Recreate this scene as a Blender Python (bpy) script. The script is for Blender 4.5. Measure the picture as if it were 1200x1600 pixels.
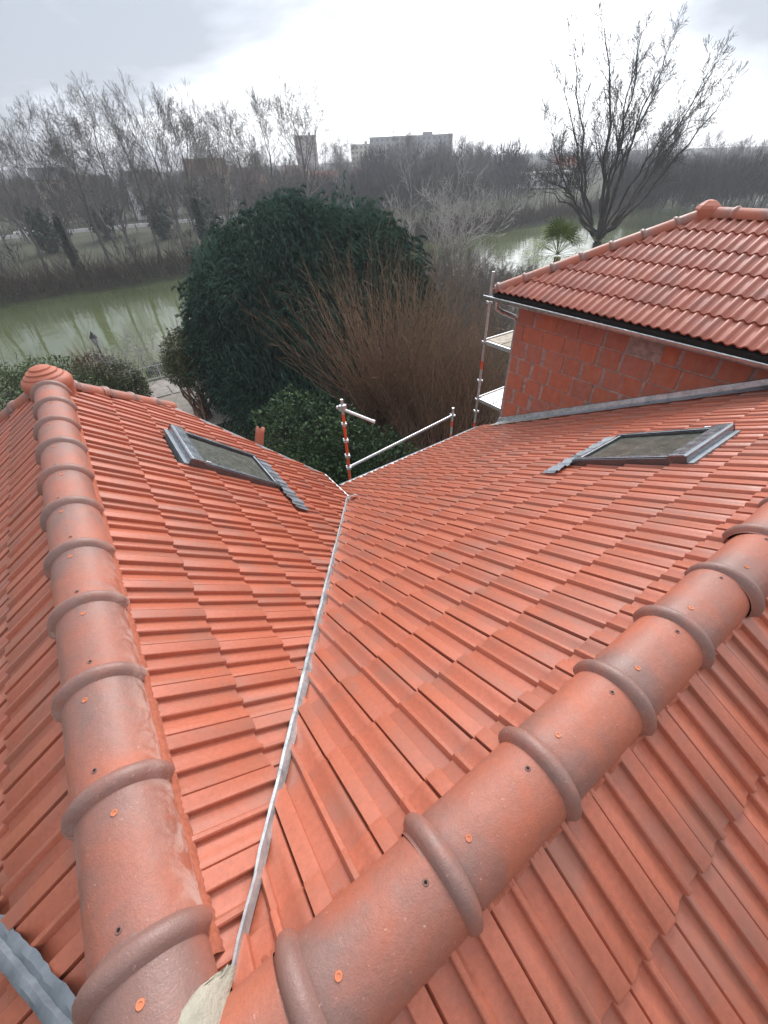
import bpy, bmesh, math, random
import numpy as np
from mathutils import Matrix, Vector
rnd = random.Random(7)
NR = np.random.RandomState(11)
for o in list(bpy.data.objects): bpy.data.objects.remove(o)
scene = bpy.context.scene
COL = scene.collection
R_ = math.radians

# ------------------------------------------------------------------ camera
# world frame: z = 0 is the roof ridge height, x runs along one ridge, y along the other
CAM = Vector((0.4633, -0.1121, 1.4284))
CR = Vector((0.81762166, -0.57483416, -0.03256537))
CU = Vector((0.39323973, 0.51622607, 0.76083714))
CF = Vector((0.42054409, 0.63488292, -0.64812525))
cd = bpy.data.cameras.new('camera'); cam = bpy.data.objects.new('camera', cd); COL.objects.link(cam)
cd.sensor_fit = 'HORIZONTAL'; cd.sensor_width = 36; cd.lens = 36 * 637.52 / 1200
cd.clip_start = 0.05; cd.clip_end = 6000
cam.matrix_world = Matrix(((CR.x, CU.x, -CF.x, CAM.x), (CR.y, CU.y, -CF.y, CAM.y), (CR.z, CU.z, -CF.z, CAM.z), (0, 0, 0, 1)))
scene.camera = cam
FPX = 637.52

# ------------------------------------------------------------------ sky, sun, exposure
SUN_EL, SUN_AZ = R_(40), R_(47)          # azimuth from +y towards +x
world = bpy.data.worlds.new('World'); scene.world = world; world.use_nodes = True
nt = world.node_tree; nt.nodes.clear()
def N(nt, t, **kw):
    n = nt.nodes.new(t)
    for k, v in kw.items(): setattr(n, k, v)
    return n
wo = N(nt, 'ShaderNodeOutputWorld')
sky = N(nt, 'ShaderNodeTexSky', sky_type='NISHITA', sun_disc=False, sun_elevation=SUN_EL, sun_rotation=SUN_AZ)
bg1 = N(nt, 'ShaderNodeBackground'); bg1.inputs['Strength'].default_value = 0.12
nt.links.new(sky.outputs[0], bg1.inputs['Color'])
tc = N(nt, 'ShaderNodeTexCoord')
sep = N(nt, 'ShaderNodeSeparateXYZ'); nt.links.new(tc.outputs['Generated'], sep.inputs[0])
zz = N(nt, 'ShaderNodeMath', operation='MAXIMUM'); nt.links.new(sep.outputs['Z'], zz.inputs[0]); zz.inputs[1].default_value = 0.0
za = N(nt, 'ShaderNodeMath', operation='ADD'); nt.links.new(zz.outputs[0], za.inputs[0]); za.inputs[1].default_value = 0.22
dx = N(nt, 'ShaderNodeMath', operation='DIVIDE'); nt.links.new(sep.outputs['X'], dx.inputs[0]); nt.links.new(za.outputs[0], dx.inputs[1])
dy = N(nt, 'ShaderNodeMath', operation='DIVIDE'); nt.links.new(sep.outputs['Y'], dy.inputs[0]); nt.links.new(za.outputs[0], dy.inputs[1])
cmb = N(nt, 'ShaderNodeCombineXYZ'); nt.links.new(dx.outputs[0], cmb.inputs[0]); nt.links.new(dy.outputs[0], cmb.inputs[1]); cmb.inputs[2].default_value = 9.6
cn = N(nt, 'ShaderNodeTexNoise'); cn.inputs['Scale'].default_value = 0.62; cn.inputs['Detail'].default_value = 7; cn.inputs['Roughness'].default_value = 0.52; cn.inputs['Distortion'].default_value = 0.35
nt.links.new(cmb.outputs[0], cn.inputs['Vector'])
# cloud cover is thinner and brighter towards the hidden sun
sv = N(nt, 'ShaderNodeVectorMath', operation='DOT_PRODUCT'); nt.links.new(tc.outputs['Generated'], sv.inputs[0]); sv.inputs[1].default_value = (math.sin(SUN_AZ) * math.cos(SUN_EL), math.cos(SUN_AZ) * math.cos(SUN_EL), math.sin(SUN_EL))
gl = N(nt, 'ShaderNodeMapRange'); nt.links.new(sv.outputs['Value'], gl.inputs[0]); gl.inputs[1].default_value = -.6; gl.inputs[2].default_value = .95; gl.inputs[3].default_value = .62; gl.inputs[4].default_value = 1.5
bv = N(nt, 'ShaderNodeVectorMath', operation='DOT_PRODUCT'); nt.links.new(tc.outputs['Generated'], bv.inputs[0]); bv.inputs[1].default_value = (math.sin(R_(62)) * math.cos(R_(35)), math.cos(R_(62)) * math.cos(R_(35)), math.sin(R_(35)))
bi = N(nt, 'ShaderNodeMapRange'); nt.links.new(bv.outputs['Value'], bi.inputs[0]); bi.inputs[1].default_value = .46; bi.inputs[2].default_value = .76; bi.inputs[3].default_value = -.075; bi.inputs[4].default_value = .07
ca = N(nt, 'ShaderNodeMath', operation='ADD'); nt.links.new(cn.outputs['Fac'], ca.inputs[0]); nt.links.new(bi.outputs[0], ca.inputs[1])
cr = N(nt, 'ShaderNodeValToRGB'); nt.links.new(ca.outputs[0], cr.inputs[0])
cr.color_ramp.elements[0].position = 0.40; cr.color_ramp.elements[0].color = (0.225, 0.242, 0.275, 1)
cr.color_ramp.elements[1].position = 0.56; cr.color_ramp.elements[1].color = (1.0, 1.02, 1.05, 1)
e = cr.color_ramp.elements.new(0.475); e.color = (0.375, 0.395, 0.435, 1)
bg2 = N(nt, 'ShaderNodeBackground'); nt.links.new(gl.outputs[0], bg2.inputs['Strength']); nt.links.new(cr.outputs[0], bg2.inputs['Color'])
mx = N(nt, 'ShaderNodeMixShader'); mx.inputs[0].default_value = 0.94
nt.links.new(bg1.outputs[0], mx.inputs[1]); nt.links.new(bg2.outputs[0], mx.inputs[2]); nt.links.new(mx.outputs[0], wo.inputs['Surface'])
sd = bpy.data.lights.new('sun', 'SUN'); sd.energy = 1.5; sd.angle = R_(20); sd.color = (1, 0.97, 0.93)
sun = bpy.data.objects.new('sun', sd); COL.objects.link(sun)
sdir = Vector((math.sin(SUN_AZ) * math.cos(SUN_EL), math.cos(SUN_AZ) * math.cos(SUN_EL), math.sin(SUN_EL)))
sun.rotation_euler = (-sdir).to_track_quat('-Z', 'Y').to_euler(); sun.location = (0, 0, 30)
scene.view_settings.view_transform = 'Standard'; scene.view_settings.look = 'None'
scene.view_settings.exposure = 0.9; scene.view_settings.gamma = 1; scene.view_settings.use_curve_mapping = False
scene.render.engine = 'CYCLES'

# ------------------------------------------------------------------ helpers
def tag(o, label=None, cat=None, group=None, kind=None):
    if label: o['label'] = label
    if cat: o['category'] = cat
    if group: o['group'] = group
    if kind: o['kind'] = kind
    return o
def empty(name, loc=(0, 0, 0), rz=0):
    o = bpy.data.objects.new(name, None); COL.objects.link(o); o.location = loc; o.rotation_euler = (0, 0, rz); o.empty_display_size = .2
    return o
def par(o, p):
    """parent, the child's own numbers staying world numbers"""
    if p is not None:
        o.parent = p
        if p.parent is None and p.type == 'EMPTY':
            o.matrix_parent_inverse = (Matrix.Translation(p.location) @ p.rotation_euler.to_matrix().to_4x4()).inverted()
    return o
def meshobj(name, me, mat=None, parent=None, local=False):
    o = bpy.data.objects.new(name, me); COL.objects.link(o)
    if mat and not me.materials: me.materials.append(mat)
    if parent is not None:
        if local: o.parent = parent
        else: par(o, parent)
    return o
def np_mesh(name, verts, faces, smooth=False, sharp=None):
    verts = np.ascontiguousarray(verts, dtype=np.float32)
    me = bpy.data.meshes.new(name)
    if isinstance(faces, np.ndarray):
        f = np.ascontiguousarray(faces, dtype=np.int32); k = f.shape[1]
        me.vertices.add(len(verts)); me.vertices.foreach_set('co', verts.ravel())
        me.loops.add(f.size); me.loops.foreach_set('vertex_index', f.ravel())
        me.polygons.add(len(f)); me.polygons.foreach_set('loop_start', np.arange(0, f.size, k, dtype=np.int32))
        try: me.polygons.foreach_set('loop_total', np.full(len(f), k, dtype=np.int32))
        except Exception: pass
        me.update(calc_edges=True)
    else:
        me.from_pydata([tuple(v) for v in verts], [], faces); me.update()
    if smooth:
        me.polygons.foreach_set('use_smooth', np.ones(len(me.polygons), dtype=bool))
        if sharp: me.set_sharp_from_angle(angle=R_(sharp))
    return me
class MB:
    """collects shapes into one mesh"""
    def __init__(s): s.v = []; s.f = []
    def add(s, v, f):
        b = len(s.v); s.v += [tuple(p) for p in v]; s.f += [tuple(i + b for i in q) for q in f]; return s
    def box(s, c, size, M=None):
        hx, hy, hz = size[0] / 2, size[1] / 2, size[2] / 2
        v = [Vector((x * hx, y * hy, z * hz)) for x in (-1, 1) for y in (-1, 1) for z in (-1, 1)]
        if M is not None: v = [M @ p for p in v]
        v = [p + Vector(c) for p in v]
        return s.add(v, [(0, 1, 3, 2), (4, 6, 7, 5), (0, 4, 5, 1), (2, 3, 7, 6), (0, 2, 6, 4), (1, 5, 7, 3)])
    def frame_box(s, O, A, B, C_, a0, a1, b0, b1, c0, c1):
        v = [O + A * a + B * b + C_ * c for a in (a0, a1) for b in (b0, b1) for c in (c0, c1)]
        return s.add(v, [(0, 1, 3, 2), (4, 6, 7, 5), (0, 4, 5, 1), (2, 3, 7, 6), (0, 2, 6, 4), (1, 5, 7, 3)])
    def tube(s, pts, r, n=8, cap=True):
        pts = [Vector(p) for p in pts]; rr = r if isinstance(r, (list, tuple)) else [r] * len(pts)
        b = len(s.v); prev = None
        for i, p in enumerate(pts):
            d = (pts[min(i + 1, len(pts) - 1)] - pts[max(i - 1, 0)]).normalized()
            if prev is None: q = d.orthogonal().normalized()
            else: q = (prev - d * prev.dot(d)).normalized()
            prev = q; w = d.cross(q)
            for k in range(n):
                a = 2 * math.pi * k / n; s.v.append(tuple(p + (q * math.cos(a) + w * math.sin(a)) * rr[i]))
        for i in range(len(pts) - 1):
            for k in range(n):
                s.f.append((b + i * n + k, b + i * n + (k + 1) % n, b + (i + 1) * n + (k + 1) % n, b + (i + 1) * n + k))
        if cap: s.f.append(tuple(b + k for k in range(n))[::-1]); s.f.append(tuple(b + (len(pts) - 1) * n + k for k in range(n)))
        return s
    def lathe(s, O, prof, n=20, axis=None, ax2=None):
        Z = Vector(axis or (0, 0, 1)).normalized(); X = Vector(ax2).normalized() if ax2 else Z.orthogonal().normalized(); Y = Z.cross(X)
        b = len(s.v); O = Vector(O)
        for r, z in prof:
            for k in range(n):
                a = 2 * math.pi * k / n; s.v.append(tuple(O + Z * z + X * (r * math.cos(a)) + Y * (r * math.sin(a))))
        for i in range(len(prof) - 1):
            for k in range(n):
                s.f.append((b + i * n + k, b + i * n + (k + 1) % n, b + (i + 1) * n + (k + 1) % n, b + (i + 1) * n + k))
        s.f.append(tuple(b + (len(prof) - 1) * n + k for k in range(n)))
        return s
    def mesh(s, name, smooth=False, sharp=35):
        me = bpy.data.meshes.new(name); me.from_pydata(s.v, [], s.f); me.update()
        if smooth:
            me.polygons.foreach_set('use_smooth', np.ones(len(me.polygons), dtype=bool)); me.set_sharp_from_angle(angle=R_(sharp))
        return me
    def build(s, name, mat, parent=None, smooth=False, local=False, bevel=0):
        o = meshobj(name, s.mesh(name, smooth), mat, parent, local)
        if bevel:
            m = o.modifiers.new('bevel', 'BEVEL'); m.width = bevel; m.segments = 2; m.limit_method = 'ANGLE'
        return o

# ------------------------------------------------------------------ materials
def newmat(name):
    m = bpy.data.materials.new(name); m.use_nodes = True; t = m.node_tree; t.nodes.clear()
    out = N(t, 'ShaderNodeOutputMaterial'); b = N(t, 'ShaderNodeBsdfPrincipled'); t.links.new(b.outputs[0], out.inputs['Surface'])
    return m, t, b
def noise(t, scale, detail=4, rough=.55, vec=None, dist=0):
    n = N(t, 'ShaderNodeTexNoise'); n.inputs['Scale'].default_value = scale; n.inputs['Detail'].default_value = detail; n.inputs['Roughness'].default_value = rough; n.inputs['Distortion'].default_value = dist
    if vec is not None: t.links.new(vec, n.inputs['Vector'])
    return n.outputs['Fac']
def ramp(t, fac, stops):
    r = N(t, 'ShaderNodeValToRGB'); t.links.new(fac, r.inputs[0]); els = r.color_ramp.elements
    while len(els) < len(stops): els.new(.5)
    for e, (p, c) in zip(els, stops):
        e.position = p; e.color = (*c, 1) if isinstance(c, tuple) else (c, c, c, 1)
    return r.outputs[0]
def mixc(t, fac, a, b, mode='MIX'):
    m = N(t, 'ShaderNodeMix', data_type='RGBA', blend_type=mode)
    for sock, v in ((0, fac), (6, a), (7, b)):
        if isinstance(v, (int, float)): m.inputs[sock].default_value = v
        elif isinstance(v, tuple): m.inputs[sock].default_value = (*v, 1)
        else: t.links.new(v, m.inputs[sock])
    return m.outputs[2]
def math_(t, op, a, b=0.0):
    m = N(t, 'ShaderNodeMath', operation=op)
    for i, v in enumerate((a, b)):
        if isinstance(v, (int, float)): m.inputs[i].default_value = v
        else: t.links.new(v, m.inputs[i])
    return m.outputs[0]
def bump(t, b, h, strength=.3, dist=.01):
    n = N(t, 'ShaderNodeBump'); n.inputs['Strength'].default_value = strength; n.inputs['Distance'].default_value = dist
    t.links.new(h, n.inputs['Height']); t.links.new(n.outputs[0], b.inputs['Normal'])
def pos(t): return N(t, 'ShaderNodeNewGeometry').outputs['Position']
def island(t): return N(t, 'ShaderNodeNewGeometry').outputs['Random Per Island']
def objrand(t): return N(t, 'ShaderNodeObjectInfo').outputs['Random']
def simple(name, c, rough=.7, metal=0, var=.25, scale=6, bmp=.0, spec=.4):
    m, t, b = newmat(name)
    n = noise(t, scale, 5, .6, pos(t))
    lo = tuple(x * (1 - var) for x in c); hi = tuple(min(1, x * (1 + var)) for x in c)
    t.links.new(ramp(t, n, [(.3, lo), (.7, hi)]), b.inputs['Base Color'])
    b.inputs['Roughness'].default_value = rough; b.inputs['Metallic'].default_value = metal; b.inputs['Specular IOR Level'].default_value = spec
    if bmp: bump(t, b, noise(t, scale * 6, 4, .6, pos(t)), bmp, .01)
    return m
M = {}
def tile_mat(name, c1, c2, bloom, bloom_amt=.7, rough=.62):
    m, t, b = newmat(name); P = pos(t)
    r = math_(t, 'FRACT', math_(t, 'ADD', island(t), objrand(t)))
    base = mixc(t, r, c1, c2)
    fine = noise(t, 60, 5, .65, P)
    base = mixc(t, .35, base, ramp(t, fine, [(.3, .62), (.7, 1.25)]), 'MULTIPLY')
    big = noise(t, 3.2, 5, .6, P, .4)
    off = math_(t, 'ADD', big, math_(t, 'MULTIPLY', math_(t, 'SUBTRACT', r, .5), .16))
    base = mixc(t, math_(t, 'MULTIPLY', ramp(t, off, [(.47, 0.0), (.68, 1.0)]), bloom_amt), base, bloom)
    spk = noise(t, 170, 2, .5, P)
    base = mixc(t, math_(t, 'MULTIPLY', ramp(t, spk, [(.69, 0.0), (.78, 1.0)]), .35), base, (.55, .33, .25))
    t.links.new(base, b.inputs['Base Color']); b.inputs['Roughness'].default_value = rough; b.inputs['Specular IOR Level'].default_value = .5; 
    h = math_(t, 'ADD', noise(t, 240, 3, .6, P), math_(t, 'MULTIPLY', noise(t, 25, 3, .5, P), 1.5))
    bump(t, b, h, .22, .003)
    return m
M['tile'] = tile_mat('terracotta_tile', (.47, .142, .084), (.41, .121, .071), (.32, .138, .100), .7, .37)
M['tile2'] = tile_mat('terracotta_tile_red', (.39, .118, .074), (.34, .099, .062), (.27, .108, .084), .65, .42)
M['deck'] = simple('roof_deck_felt', (.018, .014, .012), .9)
def ridge_mat():
    m, t, b = newmat('terracotta_ridge'); P = pos(t)
    r = objrand(t)
    at = N(t, 'ShaderNodeAttribute', attribute_name='bloom').outputs['Fac']
    base = mixc(t, r, (.44, .132, .075), (.39, .116, .067))
    n = noise(t, 5.5, 5, .6, P, .5)
    f = math_(t, 'ADD', math_(t, 'MULTIPLY', at, .62), math_(t, 'MULTIPLY', n, .9))
    base = mixc(t, math_(t, 'MULTIPLY', ramp(t, f, [(.50, 0.0), (.98, 1.0)]), .95), base, (.225, .128, .108))
    fine = noise(t, 70, 5, .7, P)
    base = mixc(t, .3, base, ramp(t, fine, [(.3, .65), (.7, 1.2)]), 'MULTIPLY')
    eff = N(t, 'ShaderNodeAttribute', attribute_name='salt').outputs['Fac']
    wn = noise(t, 11, 6, .7, P, 1.0)
    w = math_(t, 'MULTIPLY', eff, ramp(t, wn, [(.40, 0.0), (.58, 1.0)]))
    base = mixc(t, math_(t, 'MULTIPLY', w, .7), base, (.60, .45, .40))
    sp = noise(t, 95, 2, .5, P)
    base = mixc(t, math_(t, 'MULTIPLY', ramp(t, sp, [(.70, 0.0), (.76, 1.0)]), .5), base, (.58, .36, .28))
    t.links.new(base, b.inputs['Base Color'])
    t.links.new(ramp(t, f, [(.4, .62), (.95, .42)]), b.inputs['Roughness']); b.inputs['Specular IOR Level'].default_value = .5
    bump(t, b, math_(t, 'ADD', noise(t, 200, 3, .6, P), math_(t, 'MULTIPLY', noise(t, 14, 3, .5, P), 3)), .4, .004)
    return m
M['ridge'] = ridge_mat()
M['screw'] = simple('screw_orange', (.52, .17, .085), .45, var=.15)
M['grommet'] = simple('grommet_brown', (.20, .10, .08), .5)
M['hole'] = simple('dark_hole', (.012, .01, .01), .9)
M['brush'] = simple('ridge_roll', (.36, .105, .06), .85, var=.2, scale=60)
def metal(name, lo, hi, rough, scale=14, metallic=.85):
    m, t, b = newmat(name); P = pos(t)
    n = noise(t, scale, 6, .7, P, .6)
    t.links.new(ramp(t, n, [(.3, lo), (.72, hi)]), b.inputs['Base Color'])
    t.links.new(ramp(t, noise(t, scale * 3, 4, .6, P), [(.3, rough * .75), (.7, min(1, rough * 1.3))]), b.inputs['Roughness'])
    b.inputs['Metallic'].default_value = metallic
    bump(t, b, noise(t, scale * 4, 4, .6, P), .15, .004)
    return m
M['zinc'] = metal('zinc', (.30, .33, .36), (.66, .69, .71), .38)
M['zinc_bright'] = metal('zinc_bright', (.26, .29, .31), (.66, .68, .68), .45, 16, .7)
M['lead'] = metal('lead', (.16, .18, .205), (.30, .33, .36), .5, 10, .6)
M['galv'] = metal('galvanised', (.36, .38, .40), (.66, .68, .70), .4, 20, .8)
M['window_grey'] = metal('window_grey_aluminium', (.10, .115, .13), (.15, .17, .19), .32, 4, .75)
M['hood'] = metal('window_hood', (.22, .25, .28), (.34, .37, .40), .25, 4, .85)
M['seal'] = simple('rubber_seal', (.02, .02, .022), .6)
M['red_band'] = simple('red_paint', (.62, .09, .035), .5, var=.2, scale=20)
M['deck_alu'] = metal('deck_aluminium', (.5, .5, .5), (.78, .78, .77), .45, 18, .3)
M['deck_ply'] = simple('deck_plywood', (.42, .37, .30), .8, var=.3, scale=9)
M['mortar'] = simple('mortar', (.42, .385, .31), .92, var=.18, scale=16, bmp=.6)
M['mortar_grey'] = simple('mortar_grey', (.34, .25, .225), .95, var=.35, scale=14, bmp=.6)
M['render'] = simple('wall_render', (.55, .50, .42), .9, var=.1, scale=2, bmp=.2)
def glass_mat():
    m, t, b = newmat('skylight_glass')
    b.inputs['Base Color'].default_value = (.035, .042, .036, 1); b.inputs['Roughness'].default_value = .16; b.inputs['Specular IOR Level'].default_value = .6
    P = pos(t); n = noise(t, 7, 6, .65, P)
    t.links.new(ramp(t, n, [(.35, (.06, .065, .055)), (.7, (.13, .13, .11))]), b.inputs['Base Color'])
    t.links.new(ramp(t, noise(t, 30, 4, .6, P), [(.3, .12), (.7, .3)]), b.inputs['Roughness'])
    return m
M['glass'] = glass_mat()
def block_mat():
    m, t, b = newmat('terracotta_block'); P = pos(t)
    r = math_(t, 'FRACT', math_(t, 'ADD', objrand(t), island(t)))
    base = ramp(t, r, [(0.0, (.42, .135, .085)), (.35, (.46, .140, .082)), (.6, (.49, .140, .074)), (.8, (.44, .150, .10)), (1.0, (.40, .135, .09))])
    s = N(t, 'ShaderNodeMapping'); t.links.new(P, s.inputs['Vector']); s.inputs['Scale'].default_value = (6, 6, 1.6)
    n = noise(t, 2.2, 6, .65, s.outputs[0], .5)
    base = mixc(t, math_(t, 'MULTIPLY', ramp(t, n, [(.46, 0.0), (.72, 1.0)]), .65), base, (.38, .20, .165))
    n2 = noise(t, 7, 5, .7, P)
    base = mixc(t, .45, base, ramp(t, n2, [(.3, .6), (.7, 1.2)]), 'MULTIPLY')
    t.links.new(base, b.inputs['Base Color']); b.inputs['Roughness'].default_value = .8
    w = N(t, 'ShaderNodeTexWave', bands_direction='Z'); w.inputs['Scale'].default_value = 9; t.links.new(P, w.inputs['Vector'])
    bump(t, b, math_(t, 'ADD', w.outputs['Fac'], noise(t, 60, 4, .6, P)), .25, .006)
    return m
M['block'] = block_mat()
def bark_mat(name, lo, hi, scale=5):
    m, t, b = newmat(name)
    n = noise(t, scale, 5, .65, pos(t)); r = island(t)
    c = mixc(t, .4, ramp(t, n, [(.3, lo), (.7, hi)]), ramp(t, r, [(0, .7), (1, 1.2)]), 'MULTIPLY')
    t.links.new(c, b.inputs['Base Color']); b.inputs['Roughness'].default_value = .9; b.inputs['Specular IOR Level'].default_value = .2
    return m
M['bark_far'] = bark_mat('bark_far', (.125, .113, .107), (.205, .186, .176), 1)
M['bark_dark'] = bark_mat('bark_dark', (.035, .030, .027), (.075, .065, .058), 2)
M['bark_pale'] = bark_mat('bark_pale', (.28, .26, .25), (.48, .45, .43), 3)
M['bark_twig'] = bark_mat('bark_grey_twig', (.10, .088, .075), (.17, .15, .13), 3)
M['stem_brown'] = bark_mat('stem_brown', (.115, .066, .044), (.27, .155, .10), 6)
M['stem_tan'] = bark_mat('stem_tan', (.15, .098, .062), (.30, .205, .135), 6)
M['brush_brown'] = bark_mat('bank_brush', (.05, .040, .030), (.115, .09, .068), 1)
M['wood_far'] = bark_mat('far_wood', (.034, .031, .030), (.075, .067, .062), .2)
def leaf_mat(name, lo, hi, scale=1.5, trans=.15, rough=.6, v=(.55, 1.4)):
    m, t, b = newmat(name)
    n = noise(t, scale, 4, .6, pos(t)); r = island(t)
    c = mixc(t, .65, ramp(t, n, [(.3, lo), (.7, hi)]), ramp(t, r, [(0, v[0]), (1, v[1])]), 'MULTIPLY')
    t.links.new(c, b.inputs['Base Color']); b.inputs['Roughness'].default_value = rough; b.inputs['Specular IOR Level'].default_value = .3
    return m
M['evergreen'] = leaf_mat('evergreen_spray', (.026, .070, .048), (.080, .160, .112), .8, rough=.75, v=(.75, 1.3))
M['thuja'] = leaf_mat('thuja_leaf', (.050, .062, .020), (.10, .115, .040), 1.2)
M['laurel'] = leaf_mat('laurel_leaf', (.020, .046, .018), (.055, .098, .036), 1.5, rough=.7)
M['hedge'] = leaf_mat('hedge_leaf', (.052, .078, .030), (.115, .155, .062), .9)
M['red_shrub'] = leaf_mat('red_shrub_leaf', (.075, .060, .038), (.15, .095, .065), 1.2)
M['palm'] = leaf_mat('palm_leaf', (.080, .115, .030), (.17, .215, .065), 1.0)
M['ivy'] = leaf_mat('ivy_leaf', (.020, .040, .024), (.05, .075, .045), .5)

# ------------------------------------------------------------------ ground, river, path, road
WATER = -11.0
def gh(x, y):
    def lerp(a, b, t): t = min(1, max(0, t)); t = t * t * (3 - 2 * t); return a + (b - a) * t
    if y < 56: z = lerp(-9.5, -12.6, (y - 32.5) / 5)
    else: z = lerp(-12.6, -10.2, (y - 73) / 6)
    if y > 79: z += lerp(0, 1.5, (y - 79) / 58)
    if y > 140: z += (y - 140) * .0125
    if x > 140: z += max(0, (x - 140)) * .010 * min(1, max(0, (y - 60) / 80))
    if y > 78: z += .25 * math.sin(x * .21 + y * .13) * min(1, (y - 78) / 10) * (1 if y < 130 else 0)
    return z
xs = sorted(set([-1100, -900, -600, -400, -300, -220] + list(range(-160, 320, 8)) + [340, 380, 430, 500, 600, 800, 1100]))
ys = sorted(set([-600, -300, -150, -80, -40, -20, 0, 10, 20, 26, 30] + [32 + .7 * i for i in range(10)] + [44, 56, 70] + [72 + .8 * i for i in range(12)] + list(range(82, 160, 6)) + [175, 200, 240, 300, 380, 480, 600, 800, 1100]))
gv = [(x, y, gh(x, y)) for y in ys for x in xs]; nx = len(xs)
gf = [(j * nx + i, j * nx + i + 1, (j + 1) * nx + i + 1, (j + 1) * nx + i) for j in range(len(ys) - 1) for i in range(nx - 1)]
def ground_mat():
    m, t, b = newmat('ground'); P = pos(t)
    n = noise(t, .35, 6, .65, P, .6); n2 = noise(t, 4, 5, .65, P)
    c = ramp(t, n, [(.36, (.040, .033, .022)), (.5, (.040, .046, .018)), (.70, (.058, .070, .024))])
    c = mixc(t, .5, c, ramp(t, n2, [(.3, .55), (.7, 1.25)]), 'MULTIPLY')
    t.links.new(c, b.inputs['Base Color']); b.inputs['Roughness'].default_value = .95
    bump(t, b, n2, .5, .2)
    return m
M['ground'] = ground_mat()
tag(meshobj('ground', np_mesh('ground', np.array(gv), gf, True), M['ground']), kind='structure')
def water_mat():
    m, t, b = newmat('river_water'); P = pos(t)
    b.inputs['Base Color'].default_value = (.098, .118, .052, 1); b.inputs['Roughness'].default_value = .03; b.inputs['IOR'].default_value = 1.38
    s = N(t, 'ShaderNodeMapping'); t.links.new(P, s.inputs['Vector']); s.inputs['Scale'].default_value = (.5, 1.0, 1)
    h = math_(t, 'ADD', noise(t, 1.5, 3, .5, s.outputs[0], .5), math_(t, 'MULTIPLY', noise(t, .3, 2, .5, s.outputs[0]), 2.0))
    bump(t, b, h, .10, .12)
    n = noise(t, .12, 3, .5, P)
    t.links.new(ramp(t, n, [(.3, (.080, .098, .040)), (.7, (.120, .142, .066))]), b.inputs['Base Color'])
    return m
M['water'] = water_mat()
tag(meshobj('river', np_mesh('river', np.array([(-900, 30, WATER), (900, 30, WATER), (900, 82, WATER), (-900, 82, WATER)]), [(0, 1, 2, 3)]), M['water']), kind='structure')
M['path'] = simple('path_gravel', (.24, .215, .19), .95, var=.22, scale=1.5, bmp=.5)
M['path_slab'] = simple('path_slab', (.27, .245, .22), .93, var=.25, scale=2.2, bmp=.4)
pth = tag(meshobj('path', np_mesh('path', np.array([(-60, 22.5, -9.46), (60, 22.5, -9.46), (60, 31.6, -9.46), (-60, 31.6, -9.46)]), [(0, 1, 2, 3)]), M['path']), kind='structure')
bm_slab = MB().box((0, 0, 0), (2.2, 1.42, .05)).mesh('paving_slab')
bm_slab.materials.append(M['path_slab'])
for i in range(-3, 8):
    for j in range(6):
        if rnd.random() < .12: continue
        s = meshobj('paving_slab', bm_slab, None, pth)
        s.location = (i * 2.27 + (j % 2) * 1.1 + rnd.uniform(-.03, .03), 23.3 + j * 1.48, -9.445 + rnd.uniform(0, .012)); s.rotation_euler = (rnd.uniform(-.006, .006), rnd.uniform(-.006, .006), rnd.uniform(-.01, .01))
M['road'] = simple('asphalt', (.075, .075, .078), .95, var=.15, scale=.6)
rz = gh(0, 148) + .12
tag(meshobj('road', np_mesh('road', np.array([(-400, 141, gh(0, 141) + .1), (400, 141, gh(0, 141) + .1), (400, 149, gh(0, 149) + .1), (-400, 149, gh(0, 149) + .1)]), [(0, 1, 2, 3)]), M['road']), kind='structure')

# ------------------------------------------------------------------ the house: four roof slopes of interlocking tiles
TB, TA, TAP, ZA = .5404, .8503, .68, .0387
GZ = -9.5
class Slope:
    def __init__(s, O, a, b):
        s.O = Vector(O); s.a = Vector(a).normalized(); s.b = Vector(b).normalized(); s.n = s.a.cross(s.b)
    def pt(s, A, d, h=0): return s.O + s.a * A - s.b * d + s.n * h
S_PB = Slope((0, 0, 0), (-1, 0, 0), (0, -1, TB)); S_PA = Slope((0, 0, ZA), (0, 1, 0), (-1, 0, TA))
S_PB2 = Slope((0, 0, 0), (1, 0, 0), (0, 1, TB)); S_PA2 = Slope((0, 0, ZA), (0, -1, 0), (1, 0, TAP))
TW = .2177
RELIEF = 1.08
PROF = [(-.03, .000), (.006, .002), (.008, .009), (.035, .016), (.09, .0165), (.16, .011), (.25, .002), (.355, 0), (.366, .017), (.385, .0205), (.44, .0205), (.455, .017), (.49, .003), (.60, 0), (.742, 0), (.750, .019), (.765, .0215), (.990, .0215), (.996, .006)]
PROF = [(t, h * RELIEF if h > 0 else h) for t, h in PROF]
PROF2 = [(.0, -.012), (.0, .004), (.06, .018), (.12, .026), (.20, .026), (.26, .016), (.30, .004), (.36, 0), (.46, 0), (.50, .005), (.57, .018), (.63, .026), (.71, .026), (.77, .016), (.81, .004), (.87, 0), (.99, 0), (.99, -.012)]
def prof_h(P, t):
    t = t % 1.0
    for (t0, h0), (t1, h1) in zip(P, P[1:]):
        if t0 <= t <= t1 and t1 > t0: return h0 + (h1 - h0) * (t - t0) / (t1 - t0)
    return 0
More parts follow.
